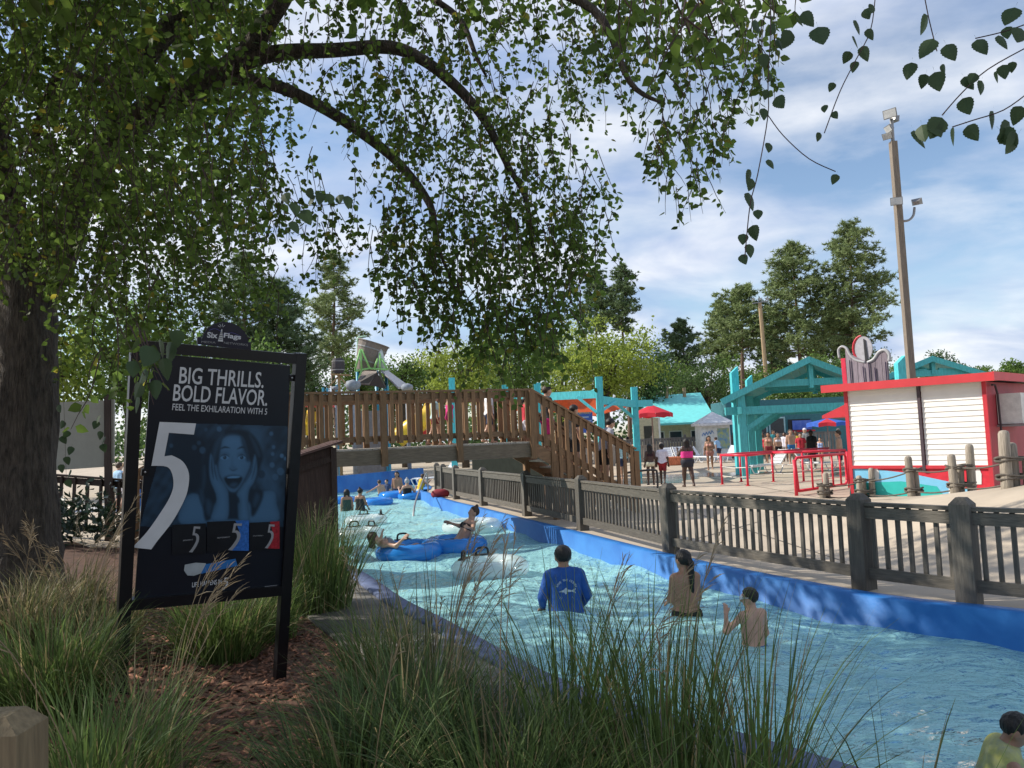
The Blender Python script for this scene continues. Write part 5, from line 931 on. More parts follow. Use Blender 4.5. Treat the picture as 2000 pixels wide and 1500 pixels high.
strand([(2010, 90), (1930, 135), (1880, 180), (1840, 225)], 1.7, [(1780, 138, 36), (1825, 160, 42), (1808, 158, 30), (1840, 135, 22), (1883, 165, 34), (1905, 155, 28), (1918, 172, 32), (1945, 150, 24), (1958, 140, 30), (1880, 210, 40), (1978, 130, 22)])
strand([(2010, 180), (1960, 215), (1900, 235), (1860, 248)], 1.7, [(1785, 275, 46), (1800, 262, 40), (1822, 255, 42), (1840, 252, 50), (1862, 265, 38), (1890, 262, 38), (1940, 235, 40), (1955, 275, 44), (1972, 262, 52), (1988, 285, 50), (1995, 225, 40)])
strand([(2010, 45), (1960, 62), (1905, 75)], 1.7, [(1908, 95, 40), (1950, 85, 36), (1965, 65, 28), (1982, 35, 46), (1995, 75, 44)])
strand([(235, 640), (255, 680), (285, 740), (300, 790)], 3.2, [(300, 700, 50), (318, 720, 46), (335, 690, 50), (285, 740, 44), (300, 760, 40), (275, 765, 38), (262, 720, 36), (312, 680, 40), (345, 660, 36), (268, 790, 34)])
strand([(110, 560), (120, 700), (125, 800), (130, 950)], 6.5, [(x, y, 18) for x, y in ((112, 800), (125, 830), (135, 850), (120, 860), (140, 880), (128, 900), (118, 915), (138, 925), (130, 945), (190, 830), (196, 850), (200, 875), (192, 820), (205, 860))])
strand([(560, 380), (590, 400), (640, 400), (690, 395)], 3.5, [(575, 410, 30), (592, 425, 34), (570, 445, 30), (612, 392, 26), (628, 388, 26), (645, 390, 26), (662, 392, 26), (680, 395, 28), (600, 380, 26), (555, 390, 28)])
# ================================================================ MULCH AND ORNAMENTAL GRASS
n = 15000; px_ = rng.uniform(-5.5, .6, n); py_ = rng.uniform(2.2, 9.5, n); kp = inpoly(px_, py_, leftpoly) & (pdist(px_, py_, near_s) > .98); px_, py_ = px_[kp], py_[kp]; n = len(px_)
C = np.column_stack([px_, py_, gz(px_, py_)+.012]); a = rng.uniform(0, 6.3, n); L = rng.uniform(.015, .042, n); W = L*rng.uniform(.25, .6, n); d = np.column_stack([np.cos(a), np.sin(a), rng.normal(size=n)*.35])*L[:, None]; s_ = np.column_stack([-np.sin(a), np.cos(a), rng.normal(size=n)*.3])*W[:, None]; hh = np.array([0, 0, .006])
V = np.stack([C-d-s_, C+d-s_, C+d+s_, C-d+s_, C-d-s_-hh, C+d-s_-hh, C+d+s_-hh, C-d+s_-hh], 1).reshape(-1, 3); I = np.arange(n*8).reshape(n, 8)
F = np.concatenate([I[:, [0, 1, 2, 3]], I[:, [0, 4, 5, 1]], I[:, [1, 5, 6, 2]], I[:, [2, 6, 7, 3]], I[:, [3, 7, 4, 0]]])
tag(mk('bark_chips', (V, F), M('bark_chip', (.22, .10, .06), .85, .4, 20, island=.55), org=(0, 0, 0)), 'loose brown bark chips on the planting bed', 'bark chips', None, 'stuff')
m_gr = [leafmat('grass_blade_green', (.12, .18, .05), .5, .45, (.30, .24, .12), .86), leafmat('grass_blade_olive', (.14, .15, .06), .5, .4, (.34, .27, .15), .7), leafmat('grass_blade_dark', (.085, .135, .045), .5, .4, (.26, .21, .11), .88)]; m_plume = leafmat('tan_plume', (.30, .23, .14), .3, .3)
def blades(c, n, L0, L1, spread, droop, width, r, R0=.16):
    a = r.uniform(0, 2*math.pi, n); rad = R0*np.sqrt(r.random(n)); q = np.column_stack([c[0]+rad*np.cos(a), c[1]+rad*np.sin(a), np.full(n, c[2])]); th = np.abs(r.normal(0, spread, n))+.03; az = a+r.normal(0, .6, n)
    L = r.uniform(L0, L1, n); k = 7; pts = [q]; ang = th.copy(); dr = droop*r.uniform(.3, 1.5, n)
    for i in range(k): pts.append(pts[-1]+np.column_stack([np.sin(ang)*np.cos(az), np.sin(ang)*np.sin(az), np.cos(ang)])*(L/k)[:, None]); ang = np.minimum(ang+dr*(i+1)/k*.55, 2.7)
    sx = np.column_stack([-np.sin(az), np.cos(az), np.zeros(n)]); sx += r.normal(size=(n, 3))*.4; V = []
    for i, p in enumerate(pts):
        w_ = width*(1-(i/k)**1.6)*.5+.0006; V += [p-sx*w_, p+sx*w_]
    V = np.stack(V, 1).reshape(-1, 3); I = np.arange(n*2*(k+1)).reshape(n, -1); F = np.concatenate([I[:, [2*i, 2*i+1, 2*i+3, 2*i+2]] for i in range(k)]); return V, F, pts
def clump(label, px, py, D, n, L0, L1, spread=.3, droop=.35, mat=0, plumes=0, pl=(1.2, 1.6), R0=.18, width=.009, seed=0, plume_dir=None):
    r = np.random.default_rng(900+seed); p = P(px, py, D); p[2] = gzs(p); t = thing('ornamental_grass', label, 'grass clump', p, 'ornamental grass clumps')
    V, F, _ = blades(p, n, L0, L1, spread, droop, width, r, R0); mk('blades', (V, F), m_gr[mat], t)['kind'] = 'stuff'
    for k in range(plumes):
        a = r.uniform(0, 6.3) if plume_dir is None else r.normal(plume_dir, .5); L = r.uniform(*pl); th = r.uniform(.08, .35); pts = [p+np.array([R0*.6*math.cos(a), R0*.6*math.sin(a), 0])]
        for i in range(8): th += .035*i*r.uniform(.5, 1.3)*.5; pts.append(pts[-1]+np.array([math.sin(th)*math.cos(a), math.sin(th)*math.sin(a), math.cos(th)])*L/8)
        b = MB().tube(pts, [.0025]*7+[.0018, .001], 4); tip = pts[6]; dr_ = unit(pts[8]-pts[6])
        for j in range(13):
            s0 = pts[6]+(pts[8]-pts[6])*(j/13); e_ = unit(dr_+r.normal(size=3)*.30+[math.cos(a)*.25, math.sin(a)*.25, -.05]); ll = r.uniform(.10, .2)*(1-j/22)
            x_ = unit(np.cross(e_, r.normal(size=3)))*.0022; m_ = s0+e_*ll*.55; f_ = s0+e_*ll-zv*ll*.12; b.add([s0-x_, s0+x_, m_+x_*1.5, m_-x_*1.5, f_], [(0, 1, 2, 3), (3, 2, 4)])
        mk('plume', b, m_plume, t, recalc=False)
    return t
clump('tall upright green reeds growing right at the pool rim', 1290, 1510, 4.0, 300, .7, 1.35, .17, .25, 0, 2, R0=.26, seed=1); clump('tall reeds left of the upright rim reeds', 1110, 1490, 4.2, 260, .7, 1.35, .2, .3, 0, 5, (1.2, 1.5), R0=.24, seed=2, plume_dir=.2); clump('sparse reeds leaning over the water right of the rim reeds', 1470, 1560, 3.75, 170, .7, 1.25, .26, .25, 0, 0, R0=.2, seed=3)
clump('large dark arching mound between the mulch and the path', 800, 1430, 4.3, 1250, .6, 1.0, .42, .5, 2, 4, (1.2, 1.6), .3, seed=4, plume_dir=.3); clump('dark arching grass at the mulch edge', 690, 1520, 3.7, 600, .5, .85, .42, .5, 2, 1, R0=.25, seed=5); clump('dark low grass below the arching mound', 960, 1540, 3.6, 700, .6, .95, .4, .5, 2, 2, R0=.25, seed=6); clump('thin stems with tan plumes beside the path', 830, 1330, 5.2, 160, .8, 1.3, .25, .3, 1, 10, (1.15, 1.55), .2, seed=7, plume_dir=.2)
clump('green arching mound left of the sign leg', 100, 1400, 5.3, 900, .5, .85, .42, .5, 0, 4, R0=.32, seed=8); clump('broad arching grass beside the wooden post', 170, 1530, 3.5, 850, .5, .85, .4, .5, 0, 2, R0=.3, seed=9); clump('grass mound at the foot of the birch', 30, 1260, 7.0, 600, .45, .75, .42, .5, 1, 6, (.9, 1.2), .35, seed=10)
clump('tan plumed grass before the birch trunk', 130, 1190, 8.2, 450, .45, .75, .4, .45, 1, 12, (.9, 1.25), .35, seed=11); clump('tan plumed grass left of the sign', 205, 1220, 7.2, 350, .45, .7, .4, .45, 1, 10, (.9, 1.3), .3, seed=12); clump('green grass mound seen under the sign panel', 430, 1270, 7.2, 900, .5, .85, .42, .5, 0, 3, R0=.35, seed=13)
clump('tall pale green grass against the pump shed', 620, 1180, 9.3, 900, .8, 1.4, .22, .35, 0, 5, (1.2, 1.5), .38, seed=14); clump('low grass mound behind the right sign leg', 520, 1225, 8.0, 600, .5, .85, .4, .5, 0, 2, R0=.3, seed=15); clump('plumed grass leaning in front of the sign', 290, 1290, 4.9, 70, .5, .8, .3, .4, 1, 7, (1.0, 1.3), .2, seed=16, plume_dir=.3)
clump('few loose blades at the rim before the swimming child', 1760, 1640, 3.0, 46, .6, 1.1, .4, .35, 0, 0, R0=.15, seed=17); clump('short dark grass at the lower edge of the bed', 330, 1600, 3.2, 260, .35, .6, .45, .5, 2, 1, R0=.3, seed=18); clump('short grass between the reeds and the arching mound', 1060, 1590, 3.3, 500, .5, .9, .35, .45, 0, 0, R0=.3, seed=19); clump('green reeds in front of the rim coping', 1330, 1640, 3.2, 320, .5, .95, .28, .35, 0, 0, R0=.3, seed=20)
# ================================================================ PEOPLE
def snet(fn, lo, hi, res):
    """surface nets of the zero level of fn(points)"""
    lo = np.asarray(lo); n = np.maximum(4, np.ceil((np.asarray(hi)-lo)/res).astype(int)+1); ax_ = [lo[i]+np.arange(n[i])*res for i in range(3)]
    X, Y, Z_ = np.meshgrid(*ax_, indexing='ij'); D = fn(np.stack([X, Y, Z_], -1).reshape(-1, 3)).reshape(n).astype(np.float32)
    s = D < 0; cell = np.zeros(n-1, np.int32); acc = np.zeros((*(n-1), 3), np.float32); cnt = np.zeros(n-1, np.int32)
    off = [(0, 0, 0), (1, 0, 0), (0, 1, 0), (1, 1, 0), (0, 0, 1), (1, 0, 1), (0, 1, 1), (1, 1, 1)]; g = lambda A, o: A[o[0]:o[0]+n[0]-1, o[1]:o[1]+n[1]-1, o[2]:o[2]+n[2]-1]
    for i in range(8):
        for ax in range(3):
            if off[i][ax]: continue
            o2 = list(off[i]); o2[ax] = 1; a_, b_ = g(D, off[i]), g(D, o2); m = (a_ < 0) != (b_ < 0); tt = np.where(m, a_/(np.where(m, a_-b_, 1)), 0)
            p = np.array(off[i], np.float32)[None, None, None, :]+np.zeros((*(n-1), 3), np.float32); p[..., ax] += tt; acc += p*m[..., None]; cnt += m
    act = cnt > 0; ids = -np.ones(n-1, np.int64); ids[act] = np.arange(act.sum()); ii = np.argwhere(act); V = lo+(ii+acc[act]/cnt[act][:, None])*res; F = []
    for ax in range(3):
        a_ = np.take(s, range(0, n[ax]-1), ax); b_ = np.take(s, range(1, n[ax]), ax); idx = np.argwhere(a_ != b_); u_, v_ = (ax+1) % 3, (ax+2) % 3
        k = (idx[:, u_] > 0) & (idx[:, v_] > 0) & (idx[:, u_] < n[u_]-1) & (idx[:, v_] < n[v_]-1); idx = idx[k]
        if not len(idx): continue
        q = []
        for du, dv_ in ((-1, -1), (0, -1), (0, 0), (-1, 0)):
            j = idx.copy(); j[:, u_] += du; j[:, v_] += dv_; q.append(ids[j[:, 0], j[:, 1], j[:, 2]])
        q = np.stack(q, 1); fl_ = a_[idx[:, 0], idx[:, 1], idx[:, 2]]; q[~fl_] = q[~fl_][:, ::-1]; F.append(q)
    return V, np.concatenate(F)
def cap(p, a, b, ra, rb):
    ba = b-a; h = np.clip(((p-a)@ba)/max(1e-9, ba@ba), 0, 1); return np.linalg.norm(p-a-h[:, None]*ba, axis=1)-(ra+(rb-ra)*h)
class Fig:
    """capsule skeleton in local metres (x right, y forward, z up), then placed with yaw at a spot"""
    def __init__(s, H=1.7, fat=1., fem=False, lean=(0, 0), head=(0, 0), ua=None, fa=None, th=None, sh=None, twist=0.):
        k = H/1.75; s.k = k; f = fat; A = lambda *v: np.array(v, float); s.pr = {}
        L = Matrix.Rotation(lean[1], 3, 'Y') @ Matrix.Rotation(-lean[0], 3, 'X'); L = np.array(L); hip0 = A(0, 0, .93)
        tor = lambda v: hip0+L@(A(*v)-hip0); s.spine = L@A(0, 0, 1); s.L = L; s.tor = tor
        sw = .165 if fem else .19; hw = .092 if fem else .085
        s.pr['torso'] = [(tor((x*.75, .0, .95)), tor((x, 0.0, 1.34)), .105*f*(1.05 if fem else 1), .098*f) for x in (-.085*f, .085*f)]+[(tor((-sw+.04, -.01, 1.41)), tor((sw-.04, -.01, 1.41)), .062, .062), (tor((0, 0, 1.38)), tor((0, .0, 1.5)), .075, .052)]
        if fem: s.pr['torso'] += [(tor((x, .085*f, 1.28)), tor((x, .075*f, 1.31)), .06, .055) for x in (-.075, .075)]
        s.pr['pelvis'] = [(A(-hw, -.015, .92), A(hw, -.015, .92), .115*f, .115*f)]
        s.neck = [(tor((0, -.01, 1.44)), tor((0, .012, 1.57)), .052, .05)]
        th = th or (A(-.03, .02, -1), A(.03, .02, -1)); sh = sh or (A(0, -.03, -1), A(0, -.03, -1)); ua = ua or (A(-.18, 0, -1), A(.18, 0, -1)); fa = fa or (A(-.05, .15, -1), A(.05, .15, -1))
        s.arm = []; s.leg = []
        for i, sg in enumerate((-1, 1)):
            h = A(sg*hw, 0, .9); kn = h+unit(th[i])*.43; an = kn+unit(sh[i])*.42; fw = A(0, 1, 0) if abs(unit(sh[i])[1]) < .75 else A(0, 0, 1); s.leg.append((h, kn, an, an+fw*.16+A(sg*.02, 0, -.035)))
            so_ = tor((sg*sw, -.01, 1.40)); el = so_+L@unit(ua[i])*.285; wr = el+L@unit(fa[i])*.25; s.arm.append((so_, el, wr, L@unit(fa[i])))
        s.pr['thigh'] = [(l[0], l[1], .088*f, .06*f) for l in s.leg]; s.pr['shin'] = [(l[1], l[2], .056*f, .036) for l in s.leg]+[(l[1]+(l[2]-l[1])*.25+A(0, -.018, 0), l[1]+(l[2]-l[1])*.4+A(0, -.016, 0), .05*f, .045*f) for l in s.leg]; s.pr['foot'] = [(l[2]+A(0, -.03, -.03), l[3], .036, .028) for l in s.leg]
        s.pr['uarm'] = [(a[0], a[1], .052*f, .04*f) for a in s.arm]; s.pr['farm'] = [(a[1], a[2], .04*f, .027) for a in s.arm]
        hy, hp = head; R_ = np.array(Matrix.Rotation(hy, 3, 'Z') @ Matrix.Rotation(hp, 3, 'X')); hc = tor((0, .03, 1.622)); s.hc = hc; s.R = R_@np.eye(3); hd = lambda v: hc+R_@A(*v); s.hd = hd
        s.pr['head'] = [(hd((0, -.015, .03)), hd((0, .0, .03)), .092, .09), (hd((0, .02, -.03)), hd((0, .045, -.075)), .066, .042), (hd((0, .09, .0)), hd((0, .108, -.025)), .012, .017)]+[(hd((x, -.005, .005)), hd((x*1.06, -.012, -.03)), .014, .012) for x in (-.086, .086)]
    def sdf(s, keys, grow=0., k=.018):
        P_ = [c for q in keys for c in (s.neck if q == 'neck' else s.pr[q])]
        def fn(p):
            S_ = np.zeros(len(p))
            for a, b, ra, rb in P_: S_ += np.exp(-np.clip((cap(p, a, b, ra+grow, rb+grow))/k, -30, 30))
            return -k*np.log(S_+1e-13)
        pts = np.array([x for a, b, ra, rb in P_ for x in (a, b)]); m = max(max(c[2], c[3]) for c in P_)+grow+.03
        return fn, pts.min(0)-m, pts.max(0)+m
    def hand(s, i, curl=.5):
        so_, el, wr, d = s.arm[i]; sg = (-1, 1)[i]; side = unit(np.cross(d, (0, 1, 0.001)) if abs(d[1]) < .9 else np.cross(d, (0, 0, 1))); pn = np.cross(side, d); P_ = [(wr-d*.02+side*x, wr+d*.07+side*x*1.3, .016, .014) for x in (-.02, 0, .02)]
        for j, (x, l) in enumerate(((-.03, .06), (-.01, .075), (.01, .07), (.029, .055))): b0 = wr+d*.075+side*x; m = b0+unit(d+pn*curl*.5)*l*.5; P_ += [(b0, m, .0095, .009), (m, m+unit(d+pn*curl*1.6)*l*.5, .009, .0075)]
        tb_ = wr+d*.02-side*.028; P_ += [(tb_, tb_+unit(d-side*.9)*.04, .012, .0105), (tb_+unit(d-side*.9)*.04, tb_+unit(d-side*.9)*.04+unit(d-side*.2)*.03, .0105, .009)]
        return P_
SKIN = {}
def skin(c): 
    k = 'skin_%d' % int(c[0]*1000); return M(k, c, .38, .10, 9, spec=.45)
def cloth(name, c, **k): return M('cloth_'+name, c, .8, k.pop('var', .15), k.pop('scale', 14), bump=.6, bscale=22, **k)
def hairm(c): return M('hair_%d' % int(c[0]*1000), c, .5, .4, 30, (1, 1, .3), .6, 60)
def person(label, spot, yaw, fig, sk, hair, wear, res=.02, group=None, dz=0., roll=None, eyes=True):
    """wear: list of (part name, kind, material)"""
    k = fig.k; spot = np.asarray(spot, float); c, s_ = math.cos(yaw), math.sin(yaw); Rz = np.array([[c, -s_, 0], [s_, c, 0], [0, 0, 1]])
    if roll is not None: Rz = Rz@np.array(roll)
    put = lambda V: (np.asarray(V)*k)@Rz.T+spot+[0, 0, dz]
    t = thing('person', label, 'person', spot, group)
    keys = ['torso', 'pelvis', 'neck', 'thigh', 'shin', 'foot', 'uarm', 'farm', 'head']; fn, lo, hi = fig.sdf(keys); V, F = snet(fn, lo, hi, res)
    for i in (0, 1):
        P_ = fig.hand(i); pts = np.array([x for q in P_ for x in q[:2]])
        def hf(p):
            S_ = np.zeros(len(p))
            for a, b, ra, rb in P_: S_ += np.exp(-np.clip(cap(p, a, b, ra, rb)/.004, -30, 30))
            return -.004*np.log(S_+1e-13)
        V2, F2 = snet(hf, pts.min(0)-.03, pts.max(0)+.03, min(.009, res*.6)); F = np.concatenate([F, F2+len(V)]); V = np.concatenate([V, V2])
    body = mk('body', (put(V), F), skin(sk), t, True)
    if eyes:
        b = MB()
        for x in (-.033, .033): b.lathe([(0, -.011), (.009, -.006), (.011, 0), (.009, .006), (0, .011)], fig.hd((x, .083, .018)), 8)
        mk('eyes', (put(b.v), b.f), M('eye_dark', (.02, .015, .012), .2), t, True)
        b = MB(); b.tube([fig.hd((-.024, .082, -.062)), fig.hd((0, .091, -.065)), fig.hd((.024, .082, -.062))], .006, 6); mk('mouth', (put(b.v), b.f), M('lips', (.28, .09, .08), .5), t, True)
    up = fig.spine
    def garment(name, keys, grow, planes, mat, r=None, k_=.02):
        fn, lo, hi = fig.sdf(keys, grow, k_)
        def g2(p):
            d = fn(p)
            for (o, n) in planes: d = np.maximum(d, (p-o)@np.asarray(n, float))
            return d
        V, F = snet(g2, lo, hi, r or res*.85); mk(name, (put(V), F), mat, t, True)
    for kind, mat in wear:
        tz = lambda z: fig.tor((0, 0, z)); sl_ = lambda f: [(fig.arm[i][0]+(fig.arm[i][1]-fig.arm[i][0])*f, unit(fig.arm[i][1]-fig.arm[i][0])) for i in (0, 1)]
        if kind in ('tshirt', 'longshirt', 'tank', 'vest'):
            grow = {'vest': .035}.get(kind, .016)
            garment('shirt' if kind != 'vest' else 'life_vest', ['torso', 'pelvis'] if kind != 'vest' else ['torso'], grow, [(tz(.86), -up), (tz(1.505 if kind != 'tank' else 1.42), up)], mat)
            if kind in ('tshirt', 'longshirt'):
                for i in (0, 1):
                    P0 = fig.pr['uarm'][i]; P1 = fig.pr['farm'][i]; f2 = .75
                    fn2 = (lambda P0, P1: lambda p: np.minimum(cap(p, P0[0], P0[1], P0[2]+.018, P0[3]+.02), cap(p, P1[0], P1[0]+(P1[1]-P1[0])*.85, P1[2]+.018, P1[3]+.018)) if kind == 'longshirt' else np.maximum(cap(p, P0[0], P0[1], P0[2]+.02, P0[3]+.024), (p-(P0[0]+(P0[1]-P0[0])*f2))@unit(P0[1]-P0[0])))(P0, P1)
                    q = np.array([P0[0], P0[1], P1[1]]); V, F = snet(fn2, q.min(0)-.1, q.max(0)+.1, res*.8); mk('sleeve', (put(V), F), mat, t, True)
        elif kind == 'swimsuit': garment('swimsuit', ['torso', 'pelvis'], .008, [(tz(1.36), up), (np.array([0, 0, .83]), (0, 0, -1))], mat)
        elif kind == 'bikini_top': garment('bikini_top', ['torso'], .009, [(tz(1.34), up), (tz(1.22), -up)], mat)
        elif kind == 'lowback': garment('swimsuit_top', ['torso'], .010, [(tz(1.30), up), (tz(1.06), -up)], mat); [mk('strap', (put(b_.v), b_.f), mat, t, True) for b_ in (MB().tube([fig.tor((x, .10, 1.28)), fig.tor((x*1.1, 0.02, 1.475)), fig.tor((x, -.10, 1.28))], .016, 6) for x in (-.10, .10))]
        elif kind in ('shorts', 'briefs', 'longshorts'):
            f = {'shorts': .42, 'briefs': .06, 'longshorts': .75}[kind]
            garment(kind if kind != 'longshorts' else 'shorts', ['pelvis', 'thigh'], .016 if kind != 'briefs' else .008, [(np.array([0, 0, 1.0]), (0, 0, 1))]+([] if kind != 'briefs' else [(np.array([0, 0, .80]), (0, 0, -1))]), mat, None, .02) if kind == 'briefs' else garment('shorts', ['pelvis', 'thigh'], .018, [(np.array([0, 0, 1.0]), (0, 0, 1)), (fig.leg[0][0]+(fig.leg[0][1]-fig.leg[0][0])*f, unit(fig.leg[0][1]+fig.leg[1][1]-fig.leg[0][0]-fig.leg[1][0]))], mat)
        elif kind == 'cap':
            hf_ = lambda p: np.maximum(np.linalg.norm((p-fig.hd((0, -.01, .045)))*[1, .95, 1.05], axis=1)-.108, -(p-fig.hd((0, 0, .05)))@(fig.R@np.array([0, 0, 1.]))); V, F = snet(hf_, fig.hc-.2, fig.hc+.25, .014); mk('cap', (put(V), F), mat, t, True); b = MB().prism([fig.hd((x, y, .055)) for x, y in ((-.075, .06), (-.07, .13), (-.03, .165), (.03, .165), (.07, .13), (.075, .06))], fig.R@np.array([0, 0, .012])); mk('cap_brim', (put(b.v), b.f), mat, t)
        elif kind == 'goggles':
            b = MB().tube([fig.hd((.104*math.cos(a), -.005+.112*math.sin(a), .02)) for a in np.linspace(0, 6.28, 22)[:-1]], .009, 6, True); mk('goggle_strap', (put(b.v), b.f), mat, t, True); b = MB().box(fig.hd((0, .095, .02)), (.15, .04, .055), fig.R.T, .012); mk('goggle_mask', (put(b.v), b.f), M('goggle_white', (.6, .63, .66), .3), t)
    if hair:
        hc_, style = hair; up_ = fig.R@np.array([0, 0, 1.]); fw = fig.R@np.array([0, 1., 0])
        ext = {'short': [], 'bun': [(fig.hd((0, -.04, .13)), fig.hd((0, -.05, .16)), .05, .04)], 'pony': [(fig.hd((0, -.09, .06)), fig.hd((0, -.15, -.02)), .035, .04), (fig.hd((0, -.15, -.02)), fig.hd((.01, -.135, -.25)), .04, .038), (fig.hd((.01, -.135, -.25)), fig.hd((.03, -.12, -.48)), .038, .014)],
               'long': [(fig.hd((x, -.05, .02)), fig.hd((x*1.15, -.09, -.30)), .06, .042) for x in (-.06, 0, .06)], 'shoulder': [(fig.hd((x, -.04, .02)), fig.hd((x*1.2, -.05, -.17)), .055, .04) for x in (-.065, 0, .065)]}[style]
        def hs(p):
            e_ = np.linalg.norm((p-fig.hd((0, -.018, .035)))*[1.02, .93, .98], axis=1)-.110
            e_ = np.maximum(e_, (p-fig.hd((0, .062, .07)))@(fw*.85-up_*.52)); e_ = np.maximum(e_, -(p-fig.hd((0, 0, -.075)))@up_)
            for a, b_, ra, rb in ext: e_ = np.minimum(e_, cap(p, a, b_, ra, rb))
            q = p*k*120; return e_+.006*np.sin(q[:, 0]*1.3+np.sin(q[:, 2]*.4))*np.sin(q[:, 1]*1.1)
        V, F = snet(hs, fig.hc-[.22, .30, .62], fig.hc+[.22, .22, .26], .014 if res > .012 else .010); mk('hair', (put(V), F), hairm(hc_), t, True)
    return t, put
S1, S2, S3, S4 = (.44, .26, .18), (.30, .165, .105), (.12, .06, .038), (.062, .034, .024); BLK = (.010, .008, .007); BRN = (.05, .028, .016); BLD = (.22, .14, .07)
A = lambda *v: np.array(v, float)
def inwater(px, py, H, sub): p = G(px, py, WZ); p[2] = WZ-sub*H; return p
def toface(p, x, y): return math.atan2(-(x-p[0]), y-p[1])
arm_dn = dict(ua=(A(-.2, .05, -1), A(.2, .05, -1)), fa=(A(.05, .5, -.9), A(-.05, .5, -.9)))
# near bathers
p = inwater(1105, 1198, 1.78, .53); m_sh = cloth('royal_blue', (.012, .075, .30)); f = Fig(1.78, 1.1, ua=(A(-.34, .1, -1), A(.34, .1, -1)), fa=(A(.1, .75, -.6), A(-.1, .75, -.6)), head=(.1, -.05))
t, put = person('man in royal blue long sleeved shirt standing in the river with his back turned', p, .12, f, S2, (BLK, 'short'), [('longshirt', m_sh), ('longshorts', cloth('navy', (.02, .03, .07)))], .014, eyes=False)
# back print, laid on the shirt surface
shirt = [o for o in t.children if o.name.startswith('shirt')][0]; Vs = [v.co+Vector(ORG[shirt.name]) for v in shirt.data.vertices]; bvh = BVHTree.FromPolygons(Vs, [list(q.vertices) for q in shirt.data.polygons]); bk = Vector((math.sin(.12)*-1*-1, -math.cos(.12), 0)); rt = Vector((math.cos(.12), math.sin(.12), 0)); cen = Vector(put([[0, 0, 1.22]])[0])
def onback(u_, v_):
    o = cen+rt*u_+Vector((0, 0, v_))+bk*.6; h = bvh.ray_cast(o, -bk, 1.2)[0]; return np.array(h+bk*.004) if h else np.array(o-bk*.5)
m_pr = M('pale_shirt_print', (.42, .50, .58), .7); VV = []; FF = []
for word, sgn, rad, a0, hh_ in (('SAVE THE OCEAN', 1, .125, 1.05, .026), ('ST', -1, .125, .85, .024), ('Y', -1, .125, -.75, .024)):
    for i, ch in enumerate(word):
        if ch == ' ': continue
        V, F = textmesh(ch, .015); V = V-V.min(0); wd = V[:, 0].max(); V[:, 0] -= wd/2; sc_ = hh_/.7; an = (a0-i*.165) if sgn > 0 else (-a0+i*.17)
        rr3 = rad+V[:, 1]*sc_*sgn; aa = an-V[:, 0]*sc_/rad if sgn > 0 else an+V[:, 0]*sc_/rad
        x = -rr3*np.sin(aa) if sgn > 0 else rr3*np.sin(aa); y = rr3*np.cos(aa) if sgn > 0 else -rad*np.cos(an)+V[:, 1]*sc_
        FF += [tuple(q+len(VV) for q in f_) for f_ in F]; VV += [onback(a_, b_) for a_, b_ in zip(x, y)]
mk('back_lettering', (VV, FF), m_pr, t, recalc=False)
shk = [(-.10, .0), (-.04, .018), (0, .045), (.02, .02), (.07, .012), (.12, .035), (.105, 0), (.12, -.03), (.07, -.006), (.02, -.012), (-.01, -.04), (-.03, -.012)]; mk('shark_print', ([onback(*q) for q in shk], [tuple(range(12))]), m_pr, t, recalc=False)
p = inwater(1341, 1202, 1.62, .52); person('bather with long black ponytail and bare back beside the blue wall', p, .25, Fig(1.62, .95, True, ua=(A(-.1, .25, -1), A(.12, .15, -1)), fa=(A(.25, .8, -.3), A(-.3, .8, -.3)), head=(.35, .0)), S2, (BLK, 'pony'), [('briefs', cloth('black', (.012, .012, .014)))], .014, eyes=False)
p = inwater(1472, 1262, 1.32, .56); person('boy lifting swim goggles to his face in the river', p, .45, Fig(1.32, .95, ua=(A(-.75, .35, -.7), A(.2, .1, -1)), fa=(A(.35, .35, .95), A(-.1, .5, -.8)), head=(.75, -.1)), S1, (BLK, 'short'), [('longshorts', cloth('swim_blue', (.03, .10, .30))), ('goggles', cloth('goggle_strap_grey', (.4, .42, .45)))], .013)
p = inwater(1925, 1545, 1.25, .60); person('child with yellow float collar swimming near the pool rim', p, -1.9, Fig(1.25, 1., lean=(.35, 0), head=(-.2, -.5), ua=(A(-.8, .5, -.3), A(.8, .5, -.3)), fa=(A(-.2, .9, -.3), A(.2, .9, -.3))), S2, (BLK, 'short'), [('vest', cloth('yellow_blue_float', (.55, .52, .08), c2=(.03, .1, .3), scale=3)), ('longshorts', cloth('navy', (.02, .03, .07)))], .013)
# riders on the double blue tube
rec = dict(th=(A(-.1, 1, .12), A(.1, 1, .1)), sh=(A(0, 1, -.25), A(0, 1, -.3)), ua=(A(-.9, .1, -.5), A(.9, .1, -.5)), fa=(A(-.5, .6, -.1), A(.5, .6, -.1)))
def seat(p, H): p = np.array(p, float); p[2] = WZ+.14-.93*H/1.75; return p
person('tube rider with a bun reclining on the blue double tube', seat(ct+[.95, .75, 0], 1.65), 2.0, Fig(1.65, 1., True, lean=(-.55, 0), head=(0, .3), **rec), S1, (BRN, 'bun'), [('bikini_top', cloth('black', (.012, .012, .014))), ('briefs', cloth('black', (.012, .012, .014)))], .018)
person('tube rider lying back with dark hair at the near end of the double tube', seat(ct+[-.15, -.1, 0], 1.6), -1.0, Fig(1.6, 1., True, lean=(-1.15, 0), head=(0, .1), **rec), S1, (BRN, 'shoulder'), [('swimsuit', cloth('grey_swim', (.2, .2, .22)))], .018)
